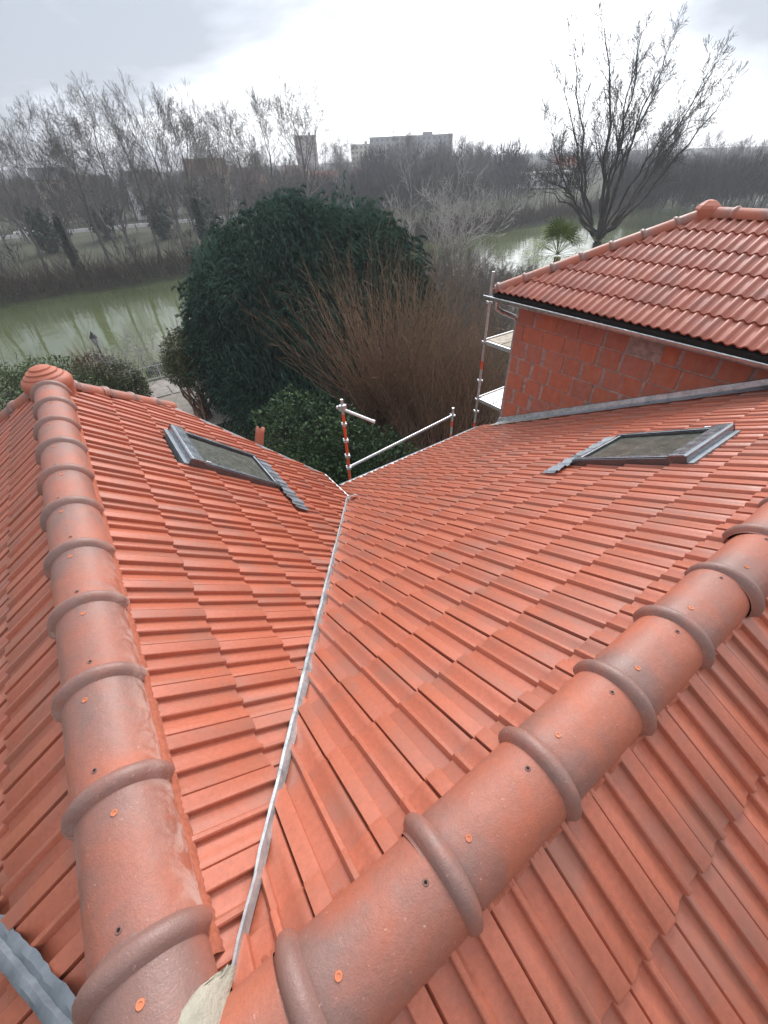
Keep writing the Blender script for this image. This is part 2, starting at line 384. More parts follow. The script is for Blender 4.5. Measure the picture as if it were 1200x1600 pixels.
def tile_mesh(name, P, L, mat):
    v = []; n = len(P)
    for (t, h) in P: v.append((t * TW, .006, max(h, -.012) if h > -.01 else -.012))     # nose, top edge slightly rounded back
    for (t, h) in P: v.append((t * TW, L, max(h, -.012)))
    for (t, h) in P: v.append((t * TW, 0, (h - .004) if h > -.01 else -.012))
    for (t, h) in P: v.append((t * TW, .003, h - .022 if h > -.01 else -.03))
    f = []
    for i in range(n - 1):
        f.append((i, i + 1, n + i + 1, n + i)); f.append((2 * n + i, 2 * n + i + 1, i + 1, i)); f.append((3 * n + i, 3 * n + i + 1, 2 * n + i + 1, 2 * n + i))
    me = bpy.data.meshes.new(name); me.from_pydata(v, [], f); me.update()
    me.polygons.foreach_set('use_smooth', np.ones(len(f), dtype=bool)); me.set_sharp_from_angle(angle=R_(38))
    me.materials.append(mat)
    return me
ME_TILE = tile_mesh('tile', PROF, .43, M['tile']); ME_TILE2 = tile_mesh('tile_round', PROF2, .41, M['tile2'])
def inframe(P, mrg=60):
    d = P - CAM; z = d.dot(CF)
    if z < .05: return None
    x = 600 + FPX * d.dot(CR) / z; y = 800 - FPX * d.dot(CU) / z
    return z if (-mrg < x < 1200 + mrg and -mrg < y < 1600 + mrg) else None
def lay(S, A0, i0, i1, s0, pure, k0, k1, clips, holes=(), me=ME_TILE, lowclip=None, lift=.012):
    out = []; tilt = .021 / pure
    bt = (S.b - S.n * tilt).normalized(); nt_ = S.a.cross(bt)
    L = me.vertices[len(me.vertices) // 4].co.y if False else .42
    for k in range(k0, k1):
        sn = s0 + k * pure
        cl = clips
        if lowclip and sn > lowclip[0]: cl = lowclip[1]
        for i in range(i0, i1):
            A = A0 + i * TW
            c4 = [S.pt(A + u * TW, sn - w * pure) for u in (0, 1) for w in (0, 1.18)]
            ins = [all(nx * p.x + ny * p.y <= c for nx, ny, c in cl) for p in c4]
            if not any(ins):
                cc = S.pt(A + .5 * TW, sn - .5 * pure)
                if not all(nx * cc.x + ny * cc.y <= c for nx, ny, c in cl): continue
            Ac, sc = A + .5 * TW, sn - .5 * pure
            if any(a0 < Ac < a1 and b0 < sc < b1 for a0, a1, b0, b1 in holes): continue
            j = rnd.gauss(0, .0012); g = rnd.gauss(0, .003)
            a_ = (S.a + bt * g).normalized(); b_ = (bt - S.a * g).normalized()
            o = S.pt(A + rnd.gauss(0, .0006), sn + rnd.gauss(0, .0018), lift + j)
            Mx = Matrix(((a_.x, b_.x, nt_.x, o.x), (a_.y, b_.y, nt_.y, o.y), (a_.z, b_.z, nt_.z, o.z), (0, 0, 0, 1)))
            cen = S.pt(Ac, sc); vd = CAM - cen; z = inframe(cen)
            facing = S.n.dot(vd.normalized())
            area = (max(0, facing) / vd.length_squared) if z else 0
            clipm = None
            if not all(ins):
                bm = bmesh.new(); bm.from_mesh(me); bm.transform(Mx)
                for nx_, ny_, c in cl:
                    l2 = nx_ * nx_ + ny_ * ny_
                    bmesh.ops.bisect_plane(bm, geom=bm.verts[:] + bm.edges[:] + bm.faces[:], plane_co=(nx_ * c / l2, ny_ * c / l2, 0), plane_no=(nx_, ny_, 0), clear_outer=True)
                if not bm.faces: bm.free(); continue
                clipm = bpy.data.meshes.new('tile_cut'); bm.to_mesh(clipm); bm.free()
                clipm.set_sharp_from_angle(angle=R_(38))
                if not clipm.materials: clipm.materials.append(me.materials[0])
                area *= .6
            out.append(dict(M=Mx, me=clipm or me, clip=clipm is not None, area=area))
    return out
def mesh_arrays(me):
    v = np.empty(len(me.vertices) * 3, np.float32); me.vertices.foreach_get('co', v)
    return v.reshape(-1, 3), [tuple(p.vertices) for p in me.polygons]
def join_tiles(name, tiles, mat, parent):
    vs = []; fs = []; b = 0; cache = {}
    for t in tiles:
        if t['me'].name not in cache: cache[t['me'].name] = mesh_arrays(t['me'])
        v, f = cache[t['me'].name]
        if not t['clip']:
            m = np.array(t['M']); v = v @ m[:3, :3].T + m[:3, 3]
        vs.append(v); fs += [tuple(i + b for i in q) for q in f]; b += len(v)
    me = np_mesh(name, np.vstack(vs), fs, True, 38)
    return meshobj(name, me, mat, parent)

house = tag(empty('house', (2, 2, GZ)), 'house under new orange-red tiled roof slopes with two ridges meeting at a valley', 'house')
def slab(name, pts, parent, mat, drop=.05, th=.12):
    n = len(pts); v = [(x, y, z - drop) for x, y, z in pts] + [(x, y, z - drop - th) for x, y, z in pts]
    f = [tuple(range(n)), tuple(range(2 * n - 1, n - 1, -1))] + [(i, n + i, n + (i + 1) % n, (i + 1) % n) for i in range(n)]
    return meshobj(name, np_mesh(name, np.array(v), f), mat, parent)
pa = lambda x, y: (x, y, ZA - TA * x)
pb = lambda x, y: (x, y, -TB * y)
pa2 = lambda x, y: (x, y, ZA + TAP * x)
pb2 = lambda x, y: (x, y, TB * y)
d_pa = slab('roof_slope', [pa(0, 0), pa(0, 4.4), pa(.9, 5.2), pa(2.5, 4.58), pa(2.5, 3.86), pa(.04, .0)][::-1], house, M['deck'], .035)
d_pb = slab('roof_slope', [pb(.03, 0), pb(2.5, 3.86), pb(2.83, 4.74), pb(6.16, 4.74), pb(6.16, 0)][::-1], house, M['deck'], .035)
d_pb2 = slab('roof_slope', [pb2(0, 0), pb2(6.6, 0), pb2(6.6, -3.4), pb2(-2.7, -3.4)][::-1], house, M['deck'], .035)
d_pa2 = slab('roof_slope', [pa2(0, 0), pa2(-2.7, -3.4), pa2(-3.1, 5.0), pa2(-.9, 5.2), pa2(0, 4.4)][::-1], house, M['deck'], .035)
hz = ZA - TA * .9
slab('roof_slope', [(0, 4.42, ZA), (-.9, 5.22, hz), (.9, 5.22, hz)][::-1], house, M['tile'], .0, .1)
VAL = (TA, -TB, ZA - .006)
pa_clips = [(1, 0, 2.545), (.625, 1.633, 9.105), (-.894, 1, 4.40), VAL]
pb_clips = [(0, -1, -.03), (-TA, TB, -ZA - .006), (0, 1, 4.79), (1, 0, 6.15)]
pb_low = [(-1, .35, -1.155), (0, 1, 4.79), (1, 0, 6.15)]
SKA = (3.42, 4.20, .95, 1.93); SKB = (-4.53, -3.75, .80, 1.76)
hole = lambda k: (k[0] + .06, k[1] - .06, k[2] + .06, k[3] - .1)
tiles = []
for S, args, deck in (
    (S_PA, dict(A0=.82, i0=-4, i1=22, s0=.49, pure=.3535, k0=0, k1=9, clips=pa_clips, holes=[hole(SKA)]), d_pa),
    (S_PB, dict(A0=-.785, i0=-26, i1=4, s0=.563, pure=.347, k0=-1, k1=15, clips=pb_clips, holes=[hole(SKB)], lowclip=(3.9 * 1.1367, pb_low)), d_pb),
    (S_PB2, dict(A0=.727, i0=-10, i1=24, s0=.49, pure=.347, k0=0, k1=8, clips=[(-TAP, TB, 0), (1, 0, 5.6)]), d_pb2),
    (S_PA2, dict(A0=-.615, i0=-22, i1=8, s0=.484, pure=.3535, k0=0, k1=9, clips=[(TAP, -TB, 0), (.894, 1, 4.40)]), d_pa2)):
    for t in lay(S, **args): t['deck'] = deck; tiles.append(t)
tiles.sort(key=lambda t: -t['area'])
for t in tiles[:300]:
    o = meshobj('tile', t['me'], None, t['deck'])
    if not t['clip']: o.matrix_world = t['M']; o.matrix_basis = t['M']
tag(join_tiles('tile_field', tiles[300:], M['tile'], house), 'smaller tiles further down and beyond the edge of the roof slopes', kind='stuff')

# ridge caps
def cap_mesh(name, r, rr, L, rib, ribw=.031, lo=-96, hi=96, dirn=1, salt=0):
    """half-round cap along local x from 0 to L, roll moulding at x = rib"""
    us = [0, rib - ribw * 1.9, rib - ribw * 1.25, rib - ribw, rib - ribw * .7, rib - ribw * .3, rib + ribw * .3, rib + ribw * .7, rib + ribw, rib + ribw * 1.25, rib + ribw * 1.9]
    us += [rib + ribw * 1.9 + (L - rib - ribw * 1.9) * q for q in (.25, .5, .75, 1)]
    us = sorted(set(round(min(max(u, 0), L), 5) for u in us))
    nang = 22; v = []; bl = []; sa = []
    def rad(u, ang=0):
        d = abs(u - rib) / ribw
        if d < 1.0: return r + (rr - r) * (1 - d ** 2.4) * min(1, max(0, (hi - abs(ang)) / 9)) ** .5
        return r * (1 + .012 * (1 if (u - rib) * dirn > 0 else -.6))
    for u in us:
        for k in range(nang + 3):
            if k == 0 or k == nang + 2: ang = lo if k == 0 else hi; q = rad(u, ang) - .016
            else: ang = lo + (hi - lo) * (k - 1) / nang; q = rad(u, ang)
            a = R_(ang); v.append((u, -q * math.sin(a), q * math.cos(a)))
            d = (u - rib) * dirn
            near = math.exp(-(d / .11) ** 2) if d > 0 else math.exp(-(d / .06) ** 2)
            bl.append(.55 * near + .5 * max(0, math.cos(a * .8)) * .75 - .05)
            sa.append(salt * max(0, min(1, (abs(ang) - 45) / 40)) * (1 if ang > 0 or salt > .8 else .5))
    m = nang + 3; f = [(i * m + k, i * m + k + 1, (i + 1) * m + k + 1, (i + 1) * m + k) for i in range(len(us) - 1) for k in range(m - 1)]
    me = np_mesh(name, np.array(v), np.array(f), True, 50); me.materials.append(M['ridge'])
    at = me.attributes.new('bloom', 'FLOAT', 'POINT'); at.data.foreach_set('value', np.array(bl, np.float32))
    at = me.attributes.new('salt', 'FLOAT', 'POINT'); at.data.foreach_set('value', np.array(sa, np.float32))
    return me
ME_SCREW = MB().lathe((0, 0, 0), [(.0105, -.004), (.0115, .001), (.0105, .0035), (.006, .0035), (.005, .0015), (.0, .0015)], 12).mesh('screw', True); ME_SCREW.materials.append(M['screw'])
ME_GROM = MB().lathe((0, 0, 0), [(.0105, -.004), (.0105, .0005), (.0085, .003), (.0055, .003), (.0045, -.0015), (.0, -.0015)], 12).mesh('screw_hole', True); ME_GROM.materials.append(M['grommet'])
ME_DOT = MB().lathe((0, 0, 0), [(.0046, -.004), (.0046, .0012), (.0, .0012)], 10).mesh('hole_core'); ME_DOT.materials.append(M['hole'])
ME_GROM2 = bpy.data.meshes.new('screw_hole')
_b = bmesh.new(); _b.from_mesh(ME_GROM); _n0 = len(_b.faces); _b.from_mesh(ME_DOT)
for i_, fc in enumerate(_b.faces): fc.material_index = 0 if i_ < _n0 else 1
_b.to_mesh(ME_GROM2); _b.free(); ME_GROM2.materials.append(M['grommet']); ME_GROM2.materials.append(M['hole'])
def cap_run(O, D, up, n, L, r, rr, rib, dirn, screw=True, jit=.004, saltf=None, hole_side=-1, name='ridge_cap'):
    D = Vector(D).normalized(); U = Vector(up); U = (U - D * U.dot(D)).normalized(); Yv = U.cross(D)
    meshes = {}
    for i in range(n):
        s_ = saltf(i) if saltf else 0
        if s_ not in meshes: meshes[s_] = cap_mesh('ridge_cap', r, rr, L + .03, rib, dirn=dirn, salt=s_)
        o = meshobj(name, meshes[s_], None, house)
        off = Vector(O) + D * (i * L) + U * rnd.gauss(0, jit * .4) + Yv * rnd.gauss(0, jit)
        tw = rnd.gauss(0, .012)
        Dd = (D + Yv * rnd.gauss(0, jit * .8)).normalized(); Yd = (Yv - Dd * Yv.dot(Dd)).normalized(); Ud = Dd.cross(Yd)
        Mx = Matrix(((Dd.x, Yd.x, Ud.x, off.x), (Dd.y, Yd.y, Ud.y, off.y), (Dd.z, Yd.z, Ud.z, off.z), (0, 0, 0, 1))) @ Matrix.Rotation(tw, 4, 'X')
        o.matrix_basis = Mx
        if screw:
            for kind, du, ang in ((ME_SCREW, .085 * -hole_side, rnd.uniform(-8, 8)), (ME_GROM2, .062 * hole_side, rnd.uniform(-10, 6))):
                u = rib + du
                if u < 0: u += L
                if u > L + .03: u -= L
                a = R_(ang); c = meshobj('screw' if kind is ME_SCREW else 'screw_hole', kind, None, o, local=True)
                c.matrix_basis = Matrix.Translation((u, -(r + .001) * math.sin(a), (r + .001) * math.cos(a))) @ Matrix.Rotation(a, 4, 'X') @ Matrix.Scale(.82, 4)
RC = .124; RR = .152; CZ = -.047
cap_run((.273 - .04, 0, CZ), (1, 0, 0), (0, 0, 1), 14, .40, RC, RR, .04, 1, hole_side=-1)                       # along x
cap_run((-.19, 0, CZ), (1, 0, 0), (0, 0, 1), 1, .40, RC, RR, -.2, 1, screw=False)                               # first plain piece at the junction
cap_run((0, .273 - .392, CZ + ZA), (0, 1, 0), (0, 0, 1), 11, .40, RC, RR, .392, -1, hole_side=1, saltf=lambda i: [0, 1, .9, .9, .6, .3, 0, .3, 0, 0, 0][i])
cap_run((0, -.33, CZ + ZA), (0, 1, 0), (0, 0, 1), 1, .27, RC - .002, RR, -.2, -1, screw=False, saltf=lambda i: .95)
# hip caps beyond the finial
for sx in (1, -1):
    h0 = Vector((.0, 4.46, ZA - .0)); h1 = Vector((sx * .93, 5.27, ZA - (TA if sx > 0 else TAP) * .93 - .02)); d = h1 - h0
    n = 4; cap_run(h0 + d.normalized() * .16, d, (0, 0, 1), n, (d.length - .16) / n, .075, .092, .05, 1, screw=False, name='hip_cap')
# finial: stepped terracotta dome
fin = MB().lathe((0, 4.47, ZA - .06), [(.165, -.08), (.175, .02), (.19, .05), (.192, .10), (.18, .125), (.155, .14), (.150, .155), (.128, .17), (.120, .172), (.118, .187), (.09, .20), (.082, .202), (.078, .216), (.05, .226), (.0, .232)], 32)
fo = fin.build('ridge_finial', M['ridge'], house, smooth=True)
# pleated roll closing the gap below the caps
def pleat(O, D, side, slope_t, L, name='ridge_roll'):
    D = Vector(D); Sd = Vector(side); v = []; f = []; n = int(L / .011)
    for i in range(n + 1):
        o = Vector(O) + D * (i * .011); z = .0045 * (1 if i % 2 else -1) + rnd.gauss(0, .002); e = rnd.uniform(0, .012)
        for w, h in ((.112, -.055), (.124, -.056 + z), (.131 + e * .4, -slope_t * .135 + .012 + z * .8)):
            v.append(o + Sd * w + Vector((0, 0, h)))
    for i in range(n):
        for k in range(2): f.append((i * 3 + k, i * 3 + k + 1, (i + 1) * 3 + k + 1, (i + 1) * 3 + k))
    meshobj(name, np_mesh(name, np.array(v), np.array(f)), M['brush'], house)
pleat((.10, 0, 0), (1, 0, 0), (0, -1, 0), TB, 5.6); pleat((.2, 0, 0), (1, 0, 0), (0, 1, 0), TB, 5.6)
pleat((0, .2, ZA), (0, 1, 0), (1, 0, 0), TA, 4.0); pleat((0, -.1, ZA), (0, 1, 0), (-1, 0, 0), TAP, 4.3)

# mortar fillet where the two ridges meet
hA = lambda x: CZ + ZA + math.sqrt(max(0, .128 ** 2 - x * x)); hB = lambda y: CZ + math.sqrt(max(0, .128 ** 2 - y * y))
v = []; n1, n2 = 26, 13
for i in range(n1):
    t_m = i / (n1 - 1); d = -.26 + i * (.46 / (n1 - 1))
    hw = (.058 - .030 * t_m ** 2) * min(1, (1 - t_m) * 5 + .25) * (1 + .10 * math.sin(i * .8 + .5) + .06 * math.sin(i * 2.1)); sh = .012 * math.sin(i * .45 + 1) - .01 * (1 - t_m)
    for j in range(n2):
        w = (j / (n2 - 1) * 2 - 1)
        x = d * .72 + (w * hw + sh) * .8 + .010 + rnd.gauss(0, .0015); y = d * .72 - (w * hw + sh) * .8 + .010 + rnd.gauss(0, .0015)
        z = max(hA(x), hB(y), -.075 - .1 * max(0, d - .1)) + .012 * (1 - w * w) + rnd.gauss(0, .0012) - (.012 if abs(w) > .95 else 0)
        v.append((x, y, z))
f = [(i * n2 + j, i * n2 + j + 1, (i + 1) * n2 + j + 1, (i + 1) * n2 + j) for i in range(n1 - 1) for j in range(n2 - 1)]
meshobj('mortar_joint', np_mesh('mortar_joint', np.array(v), np.array(f), True), M['mortar'], house)

# zinc valley seam
v = []; xs_ = []; x = .135
while x < 2.50: xs_.append(x); x += .035
for x in xs_:
    y = (x * TA - ZA) / TB; z = -TB * y + .018
    j = [rnd.gauss(0, .0017) for _ in range(4)]
    w = .030 * (1 if x < 1.6 else .8) * (.45 + .55 * min(1, (x - .1) / .5)); px_, py_ = .62, -.78
    for o_, h in ((-w * .75, .002), (-w * .35 + j[0], .030 + j[1]), (w * .15 + j[0], .033 + j[1] * .5), (w * .9 + j[2], .004)):
        v.append((x + px_ * o_, y + py_ * o_, z + h))
f = [(i * 4 + k, i * 4 + k + 1, (i + 1) * 4 + k + 1, (i + 1) * 4 + k) for i in range(len(xs_) - 1) for k in range(3)]
vs_ = meshobj('valley_flashing', np_mesh('valley_flashing', np.array(v), np.array(f), True, 20), M['zinc_bright'], house)
v = []
for i in range(6):
    for j in range(5):
        u = i / 5; w = j / 4 - .5
        x = 2.44 + u * .14; y = (2.44 * TA - ZA) / TB - u * .06 + w * .10 * (1 - .3 * u)
        v.append((x, y, -TB * y + .045 + .03 * math.sin(u * 2.6) + rnd.gauss(0, .003)))
f = [(i * 5 + j, i * 5 + j + 1, (i + 1) * 5 + j + 1, (i + 1) * 5 + j) for i in range(5) for j in range(4)]
meshobj('valley_end', np_mesh('valley_end', np.array(v), np.array(f), True), M['zinc_bright'], house)
# zinc verge and eave edging of the left-hand wing
mb = MB(); vp_ = [Vector(pa(.90, 5.235)), Vector(pa(2.552, 4.605)), Vector(pa(2.56, 3.92))]
for p, q in zip(vp_, vp_[1:]):
    mb.tube([p + Vector((.0, .01, .012)), q + Vector((.0, .01, .012))], .016, 6)
    mb.tube([p + Vector((.0, .012, -.02)), q + Vector((.0, .012, -.02))], .02, 4)
mb.build('verge_trim', M['zinc_bright'], house)
# zinc drip edge below the right-hand wing
mb = MB(); mb.tube([(2.9, 4.86, -TB * 4.86 - .03), (6.1, 4.86, -TB * 4.86 - .03)], .05, 8); mb.build('gutter', M['zinc'], house)
# lead strip dressed over the outer slope
v = []; pA = Vector(pa2(-.61, .935)); pB = Vector(pa2(-.09, .145)); n = 40; nn = S_PA2.n
dirv = (pB - pA).normalized(); cr_ = nn.cross(dirv).normalized()
for i in range(n + 1):
    o = pA + (pB - pA) * (i / n)
    wv = .004 * math.sin(i * .9) + rnd.gauss(0, .003)
    for w, h in ((.044 + wv, .028), (.028 + wv * .5, .036), (.012, .034), (.007, .046), (-.006, .050), (-.020, .047), (-.023, .028)):
        v.append(o + cr_ * w + nn * (h + rnd.gauss(0, .0012)))
f = [(i * 7 + k, i * 7 + k + 1, (i + 1) * 7 + k + 1, (i + 1) * 7 + k) for i in range(n) for k in range(6)]
meshobj('lead_strip', np_mesh('lead_strip', np.array(v), np.array(f), True, 30), M['lead'], house)
# walls of the house
mb = MB(); mb.box((-.3, 2.05, (-2.3 + GZ) / 2 - .1), (4.6, 4.5, -GZ - 2.3)); mb.build('wall', M['render'], house)
mb = MB(); mb.box((3.9, 1.0, (-2.75 + GZ) / 2), (4.4, 6.9, -GZ - 2.75)); mb.build('wall', M['render'], house)

# roof windows
def skylight(S, A0, A1, s0, s1, label, apron):
    e = tag(empty('roof_window', S.pt((A0 + A1) / 2, s1, 0)), label, 'roof window')
    O, a, b, n = S.O, S.a, -S.b, S.n      # b now points down the slope
    def fb(name, mat, *r, bevel=.004):
        mb = MB(); mb.frame_box(O, a, b, n, *r); return mb.build(name, mat, e, bevel=bevel)
    h = .075
    for u0, u1 in ((A0, A0 + .062), (A1 - .062, A1)):
        fb('side_rail', M['window_grey'], u0, u1, s0 + .02, s1, -.03, h)
        fb('side_trim', M['hood'], u0 + (.012 if u0 == A0 else .004), u1 - (.004 if u0 == A0 else .012), s0 + .03, s1 - .02, h + .002, h + .010, bevel=.003)
    fb('bottom_rail', M['window_grey'], A0 + .064, A1 - .064, s1 - .055, s1 - .002, -.03, h - .006)
    fb('bottom_trim', M['zinc'], A0 + .07, A1 - .07, s1 - .062, s1 - .044, h - .004, h + .004, bevel=.002)
    mb = MB(); v = []
    pr = [(-.006, .0), (-.006, .084), (.004, .098), (.012, .101), (.108, .101), (.118, .097), (.122, .075)]
    for A in (A0 - .006, A1 + .006):
        for q, z in pr: v.append(O + a * A + b * (s0 + q) + n * z)
        v.append(O + a * A + b * (s0 + .13) + n * 0)
    m = len(pr) + 1; mb.add(v, [(k, k + 1, m + k + 1, m + k) for k in range(m - 1)] + [tuple(range(m))[::-1], tuple(range(m, 2 * m))])
    mb.build('hood', M['hood'], e, bevel=.004)
    mb = MB()
    for A in (A0 - .008, A1 - .002): mb.frame_box(O, a, b, n, A, A + .01, s0 - .01, s0 + .13, -.02, .088)
    mb.build('hood_end', M['window_grey'], e)
    mb = MB(); mb.frame_box(O, a, b, n, A0 + .06, A1 - .06, s0 + .12, s1 - .05, .02, h - .022); mb.build('glass_pane', M['glass'], e)
    mb = MB()
    for r in ((A0 + .0605, A0 + .075, s0 + .12, s1 - .05), (A1 - .075, A1 - .0605, s0 + .12, s1 - .05), (A0 + .076, A1 - .076, s1 - .068, s1 - .056)):
        mb.frame_box(O, a, b, n, *r, .03, h - .012)
    mb.build('seal', M['seal'], e)
    mb = MB(); mb.frame_box(O, a, b, n, A0 + .02, A0 + .045, s0 + .14, s0 + .19, h + .01, h + .022); mb.build('hinge_cover', M['galv'], e, bevel=.004)
    mb = MB(); mb.frame_box(O, a, b, n, A0 - .0, A1 + .0, s0 - .05, s0 + .0, -.02, .035); mb.build('top_flashing', M['lead'], e)
    # pleated apron following the tiles
    u0, u1, q0, q1, AT = apron; v = []; nu, nv = 90, 6
    for i in range(nu + 1):
        A = u0 + (u1 - u0) * i / nu
        for j in range(nv + 1):
            q = q0 + (q1 + rnd.gauss(0, .003) - q0) * j / nv
            v.append(O + a * A + b * q + n * (prof_h(PROF, (A - AT) / TW) * .75 + .036 + .004 * (j == 0) + rnd.gauss(0, .0008)))
    f = [(i * (nv + 1) + j, i * (nv + 1) + j + 1, (i + 1) * (nv + 1) + j + 1, (i + 1) * (nv + 1) + j) for i in range(nu) for j in range(nv)]
    meshobj('apron_flashing', np_mesh('apron_flashing', np.array(v), np.array(f), True, 40), M['lead'], e)
    return e
skylight(S_PA, *SKA, 'grey roof window on the slope beside the ridge with the finial', (3.02, 4.24, 1.93, 2.10, .82))
skylight(S_PB, *SKB, 'grey roof window on the slope that meets the block wall', (-4.55, -3.50, 1.76, 1.90, -.785))

# ------------------------------------------------------------------ block-walled extension with its own hipped roof
ext = tag(empty('extension_building', (7.6, 1.2, GZ)), 'bare terracotta block extension with hipped tile roof and zinc gutter', 'building')
XW, YN = 6.17, 4.40
core = MB(); core.box((7.605, .15, (GZ - .30) / 2), (2.90, 8.48, -GZ - .30)); wl = core.build('wall', M['mortar_grey'], ext)
ch, cl_ = .262, .375; z = -.32; row = 0; nb = 0
while z > -4.2:
    y = YN + .004; off = (row % 2) * cl_ * .5
    first = True
    while y > -2.6:
        L = (cl_ - off) if first and off else cl_ * rnd.choice([1, 1, 1, .72]); first = False
        hgt = ch - .012
        if z - ch < -.9 or y < 3.6 or True:
            zlow = -TB * (y - L) - .1
            if z > -TB * y - .25:
                mb = MB(); mb.box((XW + .04 + rnd.gauss(0, .0035) - .012, y - L / 2, z - hgt / 2), (.10, L - rnd.choice([.008, .012, .05, .085]), hgt - rnd.uniform(0, .008)), Matrix.Rotation(rnd.gauss(0, .004), 3, 'Z'))
                o = mb.build('block', M['block'], wl, bevel=.005); nb += 1
        y -= L
    z -= ch; row += 1
for k in range(13):     # corner blocks on the north face
    for q in range(2):
        mb = MB(); mb.box((XW + .22 + q * .37 + (k % 2) * .1, YN - .02 + .004, -.32 - k * ch - .125), (.36, .06, .25)); mb.build('block', M['block'], wl, bevel=.005)
# roof
ER, EX, EZ, ET, EYN, ERY = 7.60, 5.80, -.10, .5, 4.64, 2.83
S_EW = Slope((ER, 0, EZ + ET * (ER - EX)), (0, -1, 0), (1, 0, ET))       # faces the house
S_EN = Slope((0, ERY, EZ + ET * (ER - EX)), (-1, 0, 0), (0, -1, ET))
ew = slab('roof_slope', [(EX, EYN, EZ), (ER, ERY, EZ + ET * 1.8), (ER, -4, EZ + ET * 1.8), (EX, -4, EZ)], ext, M['deck'], .035, .08)
en = slab('roof_slope', [(EX, EYN, EZ), (2 * ER - EX, EYN, EZ), (ER, ERY, EZ + ET * 1.8)], ext, M['deck'], .035, .08)
ee = slab('roof_slope', [(2 * ER - EX, EYN, EZ), (2 * ER - EX, -4, EZ), (ER, -4, EZ + ET * 1.8), (ER, ERY, EZ + ET * 1.8)], ext, M['deck'], .035, .08)
et = []
for S, deck, args in ((S_EW, ew, dict(A0=-4.66, i0=-1, i1=38, s0=.33, pure=.338, k0=0, k1=6, clips=[(-1, -1, -(EX + EYN) + 0.0), (-1, 0, -EX), (0, -1, 3.0)] )),
                      (S_EN, en, dict(A0=-9.4, i0=0, i1=18, s0=.33, pure=.338, k0=0, k1=6, clips=[(1, 1, EX + EYN), (-1, 1, EYN - (2 * ER - EX)), (0, 1, EYN)]))):
    if S is S_EW: args['clips'] = [(1, 1, EX + EYN), (-1, 0, -EX + .03), (0, -1, 3.0)]
    else: args['clips'] = [(-1, -1, -(EX + EYN)), (1, -1, 2 * ER - EX - EYN), (0, 1, EYN + .03)]
    for t in lay(S, me=ME_TILE2, lift=.016, **args): t['deck'] = deck; et.append(t)
for t in et:
    o = meshobj('tile', t['me'], None, t['deck'])
    if not t['clip']: o.matrix_basis = t['M']
def ext_caps(O, D, n, L, r, rr, nm):
    global house
    h_ = house; house = ext
    cap_run(O, D, (0, 0, 1), n, L, r, rr, .05, 1, screw=False, name=nm); house = h_
zr = EZ + ET * 1.8
hp0 = Vector((EX + .02, EYN - .02, EZ + .0)); hp1 = Vector((ER, ERY, zr - .0)); dd = hp1 - hp0
ext_caps(hp0, dd, 7, dd.length / 7, .085, .104, 'hip_cap')
hp2 = Vector((2 * ER - EX, EYN, EZ)); ext_caps(hp2, hp1 - hp2, 7, (hp1 - hp2).length / 7, .085, .104, 'hip_cap')
ext_caps((ER, -3.4, zr - .01), (0, 1, 0), 16, .39, .095, .116, 'ridge_cap')
mb = MB(); mb.lathe((ER, ERY, zr - .02), [(.13, -.06), (.15, .03), (.15, .085), (.125, .12), (.06, .165), (.0, .18)], 6); mb.build('ridge_finial', M['ridge'], ext, smooth=False, bevel=.008)
# gutter: open half-round channel with rolled front edge, brackets, swan-neck pipe
gx, gz = 5.745, -.185; v = []; gy0, gy1 = 4.78, -4.0; rg = .062
mb = MB(); NA = 9
for y in (gy0, gy1):
    for k in range(NA + 1):
        a = math.pi + math.pi * k / NA; v.append((gx + .062 + rg * math.cos(a), y, gz + rg * math.sin(a)))
mb.add(v, [(k, k + 1, NA + 2 + k, NA + 1 + k) for k in range(NA)]); mb.add([v[k] for k in range(NA + 1)], [tuple(range(NA + 1))])
mb.build('gutter', M['zinc'], ext, smooth=True)
mb = MB(); mb.tube([(gx - .004, gy0, gz + .006), (gx - .004, gy1, gz + .006)], .010, 8); mb.build('gutter_roll', M['galv'], ext, smooth=True)
mb = MB(); mb.frame_box(Vector((0, 0, 0)), Vector((1, 0, 0)), Vector((0, 1, 0)), Vector((0, 0, 1)), gx + .128, gx + .15, gy1, EYN - .03, -.24, -.125); mb.build('fascia', M['seal'], ext)
mb = MB(); mb.tube([(gx + .06, 4.55, gz - .05), (gx + .06, 4.55, gz - .14), (gx + .14, 4.52, gz - .20), (XW + .06, 4.50, gz - .34), (XW + .12, 4.49, gz - .42), (XW + .12, 4.49, -1.2), (XW + .12, 4.49, -9.4)], .038, 10); mb.build('downpipe', M['zinc'], ext, smooth=True)
# abutment flashing up the wall, with a ragged mortar lip
v = []; n = 70; rows = [(0, .10), (.004, .135), (-.02, .13), (-.028, .095), (-.034, .06), (-.075, .050), (-.15, .040)]
for i in range(n + 1):
    y = 4.42 - i * (5.2 / n)
    for dx_, h in rows: v.append((XW - .03 + dx_ + rnd.gauss(0, .0015) - (.02 * rnd.random() if dx_ < -.1 else 0), y, -TB * y + h + rnd.gauss(0, .001)))
m = len(rows); f = [(i * m + k, i * m + k + 1, (i + 1) * m + k + 1, (i + 1) * m + k) for i in range(n) for k in range(m - 1)]
meshobj('abutment_flashing', np_mesh('abutment_flashing', np.array(v), np.array(f), True, 25), M['zinc'], ext)
v = []; n = 40
for i in range(n + 1):
    y = 4.45 - i * (1.25 / n); t = i / n
    for q in range(4):
        w = (.012 + .02 * (1 - t)) * (.5 + rnd.random())
        v.append((XW - .20 + (q - 1.5) * w + rnd.gauss(0, .004), y, -TB * y + .055 - .008 * abs(q - 1.5) + rnd.gauss(0, .002)))
f = [(i * 4 + k, i * 4 + k + 1, (i + 1) * 4 + k + 1, (i + 1) * 4 + k) for i in range(n) for k in range(3)]
